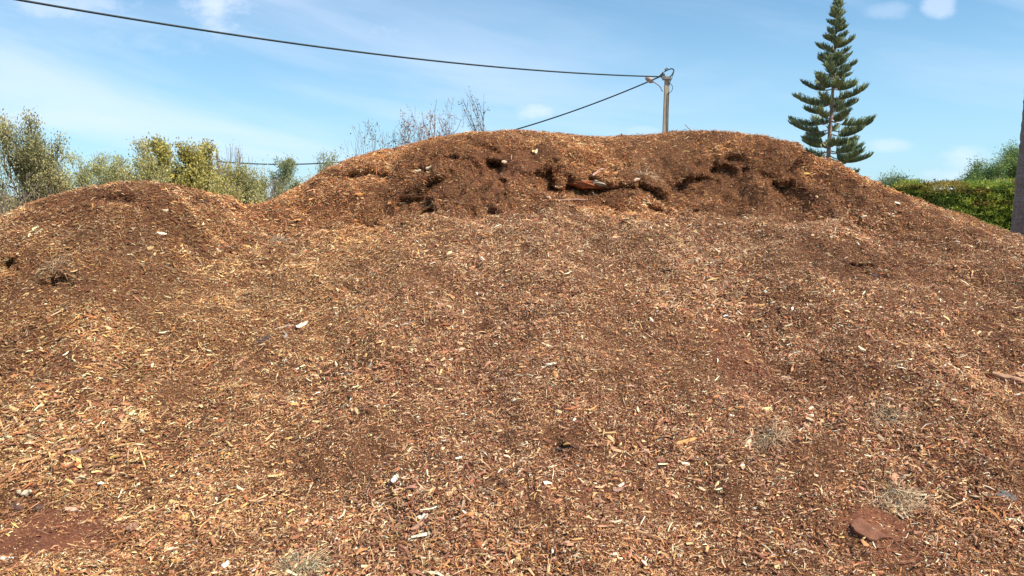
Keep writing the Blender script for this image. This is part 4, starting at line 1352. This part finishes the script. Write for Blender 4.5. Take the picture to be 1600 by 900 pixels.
chip('bark_flake', 'bark', 'dark bark piece left above the dry yellow leaf', 122, 706, 26, 9, 32, (.20, .13, .11), th=.4)
chip('wood_chip', 'wood chip', 'cream oval chip near the left edge, upper of the pale ones', 47, 693, 16, 7, 5, (.80, .68, .48))
lump('plaster_crumb', 'pebble', 'white crumbly lump on bare soil in the bottom left corner', 9, 872, 20, 8, (.85, .83, .80), seed=13, rough=.6)
chip('wood_chip', 'wood chip', 'white angular chip at the bottom edge, left third', 352, 886, 14, 12, 60, (.76, .70, .58), th=.4)
chip('wood_chip', 'wood chip', 'white small chip in the left quarter above the bottom', 311, 742, 10, 6, -30, WHITE)
chip('wood_chip', 'wood chip', 'long orange chip near the bottom left, right of the soil patch', 275, 877, 24, 9, -15, (.74, .42, .13))
chip('wood_chunk', 'wood chunk', 'brown square bark chunk right of the bare soil at bottom left', 209, 828, 16, 14, 10, (.36, .20, .13), th=.5)
chip('wood_chip', 'wood chip', 'long cream flake right of the bare soil patch at bottom left', 192, 812, 28, 9, 22, (.76, .60, .36))
chip('wood_chip', 'wood chip', 'pale leaning piece of wood between the two gashes in the scarp', 789, 254, 17, 7, -60, (.72, .52, .34))
chip('wood_chip', 'wood chip', 'pale upright piece just below the crest right of the gashes', 838, 237, 12, 5, 75, (.68, .54, .36))
stick('twig', 'twig', 'pale bleached root on the upper left shoulder, left one', 650, 270, 16, 5, 40, CREAM, bend=.15)
stick('twig', 'twig', 'pale bleached root on the upper left shoulder, right one', 674, 263, 18, 5, -8, CREAM, bend=.1)
stick('stick', 'stick', 'pale stick right of the broken red log', 998, 282, 22, 4.5, 28, (.62, .42, .30))
stick('stick', 'stick', 'brown stick leaning above the broken red log', 935, 270, 26, 4.5, 42, (.50, .29, .2))
stick('stick', 'stick', 'long thin stick slanting down left of the broken red log', 890, 315, 60, 4, 28, (.34, .19, .13), bend=.05)
chip('wood_chip', 'wood chip', 'white chip on the right slope near the skyline', 1402, 318, 9, 7, -45, WHITE)
stick('stick', 'stick', 'pale stick below the white chip on the right slope', 1392, 338, 18, 4, -55, CREAM)
stick('twig', 'twig', 'small twig standing up from the crest right of the pole', 1076, 200, 13, 1.6, 140, (.46, .38, .34), rise=.9)
chip('wood_chip', 'wood chip', 'cream chip high on the left lobe near its crest', 252, 365, 16, 5, 25, WHITE)
chip('wood_chip', 'wood chip', 'cream chip right on the left lobe near the valley', 344, 393, 14, 7, -20, WHITE)
stick('stick', 'stick', 'dark forked stick near the top right of the left lobe', 318, 317, 22, 5, 50, DRK)
lump('clod', 'clod', 'dark clod under the lip right of the centre, upper mound', 1365, 431, 15, 9, (.07, .05, .05), seed=19)
lump('clod', 'clod', 'small black brown clod on the mid right slope beside pale chips', 1108, 408, 11, 7, DRK, seed=23)

# the red soil slab with the undercut edge, lower right
p, t, b_, n = frame(1368, 826, 0)
m_ = p[1] / F
ang = np.linspace(0, 2 * np.pi, 56, endpoint=False)
outline = []
rx = np.interp(ang, [0, .8, 1.6, 2.4, 3.14, 3.9, 4.7, 5.5, 6.28], [40, 36, 21, 30, 39, 33, 20, 26, 40])
rx = rx * (1 + .10 * vnoise(np.cos(ang) * 9, np.sin(ang) * 9, 1.0, 3) + .09 * vnoise(np.cos(ang) * 30, np.sin(ang) * 30, 1.0, 4))
rings = []
for (s, hh) in ((.84, -.03), (1.0, .004), (.97, .010), (.6, .010), (.3, .009)):
    xx = np.cos(ang) * rx * s * m_; yy = np.sin(ang) * rx * s * m_ * 1.15
    lift_ = hh + .012 * vnoise(xx, yy, .04, 6)
    tiltf = (np.clip(-xx * .30 - yy * .22, -.045, .012) - .006) * (1 if hh > 0 else 0)
    rings.append(p + t * xx[:, None] + b_ * yy[:, None] + n * (lift_ + tiltf)[:, None])
V = np.concatenate(rings + [[p + n * .003]])
k_ = len(ang)
Qd = [(i * k_ + j, i * k_ + (j + 1) % k_, (i + 1) * k_ + (j + 1) % k_, (i + 1) * k_ + j) for i in range(4) for j in range(k_)]
Tr = [(4 * k_ + j, 4 * k_ + (j + 1) % k_, 5 * k_) for j in range(k_)]
sl = mesh_np('soil_slab', V - p, Qd, M['clod'], tris=Tr, smooth=False)
sl.location = [float(c) for c in p]
tag(sl, 'smooth red brown slab of caked soil with a dark broken edge, lower right', 'soil slab')


# dry grass tufts
def tuft(label, px, py, wp, hp, n, seed, col=(.46, .32, .20), Lp=26):
    n = int(n * .26)
    rs = np.random.RandomState(seed)
    p, t, b_, nrm = frame(px, py, 0)
    m = p[1] / F
    a = np.clip(rs.normal(0, .36, n), -.9, .9); c = np.clip(rs.normal(0, .36, n), -.9, .9)
    P = p + t * (a * wp * m)[:, None] + b_ * (c * hp * m)[:, None]
    hz2 = height(P[:, 0], P[:, 1]); P[:, 2] = hz2 + .004
    L = rs.uniform(.5, 1.4, n) * Lp * m
    th = rs.rand(n) * 6.28
    d = t * np.cos(th)[:, None] + b_ * np.sin(th)[:, None] + nrm * rs.uniform(.0, .6, (n, 1))
    d2 = d + rs.normal(0, .5, (n, 3)) - nrm * .5
    d /= np.linalg.norm(d, axis=1, keepdims=True); d2 /= np.linalg.norm(d2, axis=1, keepdims=True)
    q = P + d * (L * .5)[:, None]; e = q + d2 * (L * .5)[:, None]
    V1, Q1 = tubes(P, q, np.full(n, .0016), np.full(n, .0014), 3)
    V2, Q2 = tubes(q, e, np.full(n, .0014), np.full(n, .0007), 3)
    V, Qd, _ = join([(V1, Q1), (V2, Q2)])
    cc_ = np.array(col) * np.exp(rs.normal(0, .45, (n, 1)))
    cc_ = np.vstack([np.repeat(cc_, 6, axis=0), np.repeat(cc_, 6, axis=0)])
    o = mesh_np('dry_grass_tuft', V - p, Qd, M['debris'], color=np.clip(cc_, 0, .8))
    o.location = [float(x) for x in p]
    return tag(o, label, 'dry grass')


tuft('matted dry grass with pale stalks above the soil slab', 1408, 782, 66, 34, 1500, 1)
tuft('matted dry grass at the bottom edge, left of centre', 472, 884, 56, 26, 1500, 2, (.36, .28, .17))
tuft('grey dry grass tuft on the right side above the soil slab', 1390, 652, 40, 22, 600, 3)
tuft('grey dry grass tuft beside the long curved cream strip', 1196, 690, 50, 18, 700, 4)
tuft('grey root fibres high on the scarp right of the broken log', 1016, 277, 26, 10, 400, 5, (.40, .28, .18), 20)
tuft('grey dry tuft in the valley between left lobe and main mound', 436, 380, 22, 16, 350, 6, (.42, .30, .20), 14)
tuft('grey dry tuft on the left lobe below its crest', 90, 436, 40, 24, 700, 7, (.30, .20, .12), 16)
for i, (x, y, L, a, lb) in enumerate([(1413, 800, 34, 88, 'cream straight stalk in the dry grass above the soil slab, right one'), (1403, 802, 30, 95, 'cream straight stalk in the dry grass above the soil slab, left one')]):
    stick('stalk', 'stalk', lb, x, y, L, 3.2, a, CREAM, rise=.05)
print('objects', len(bpy.data.objects))
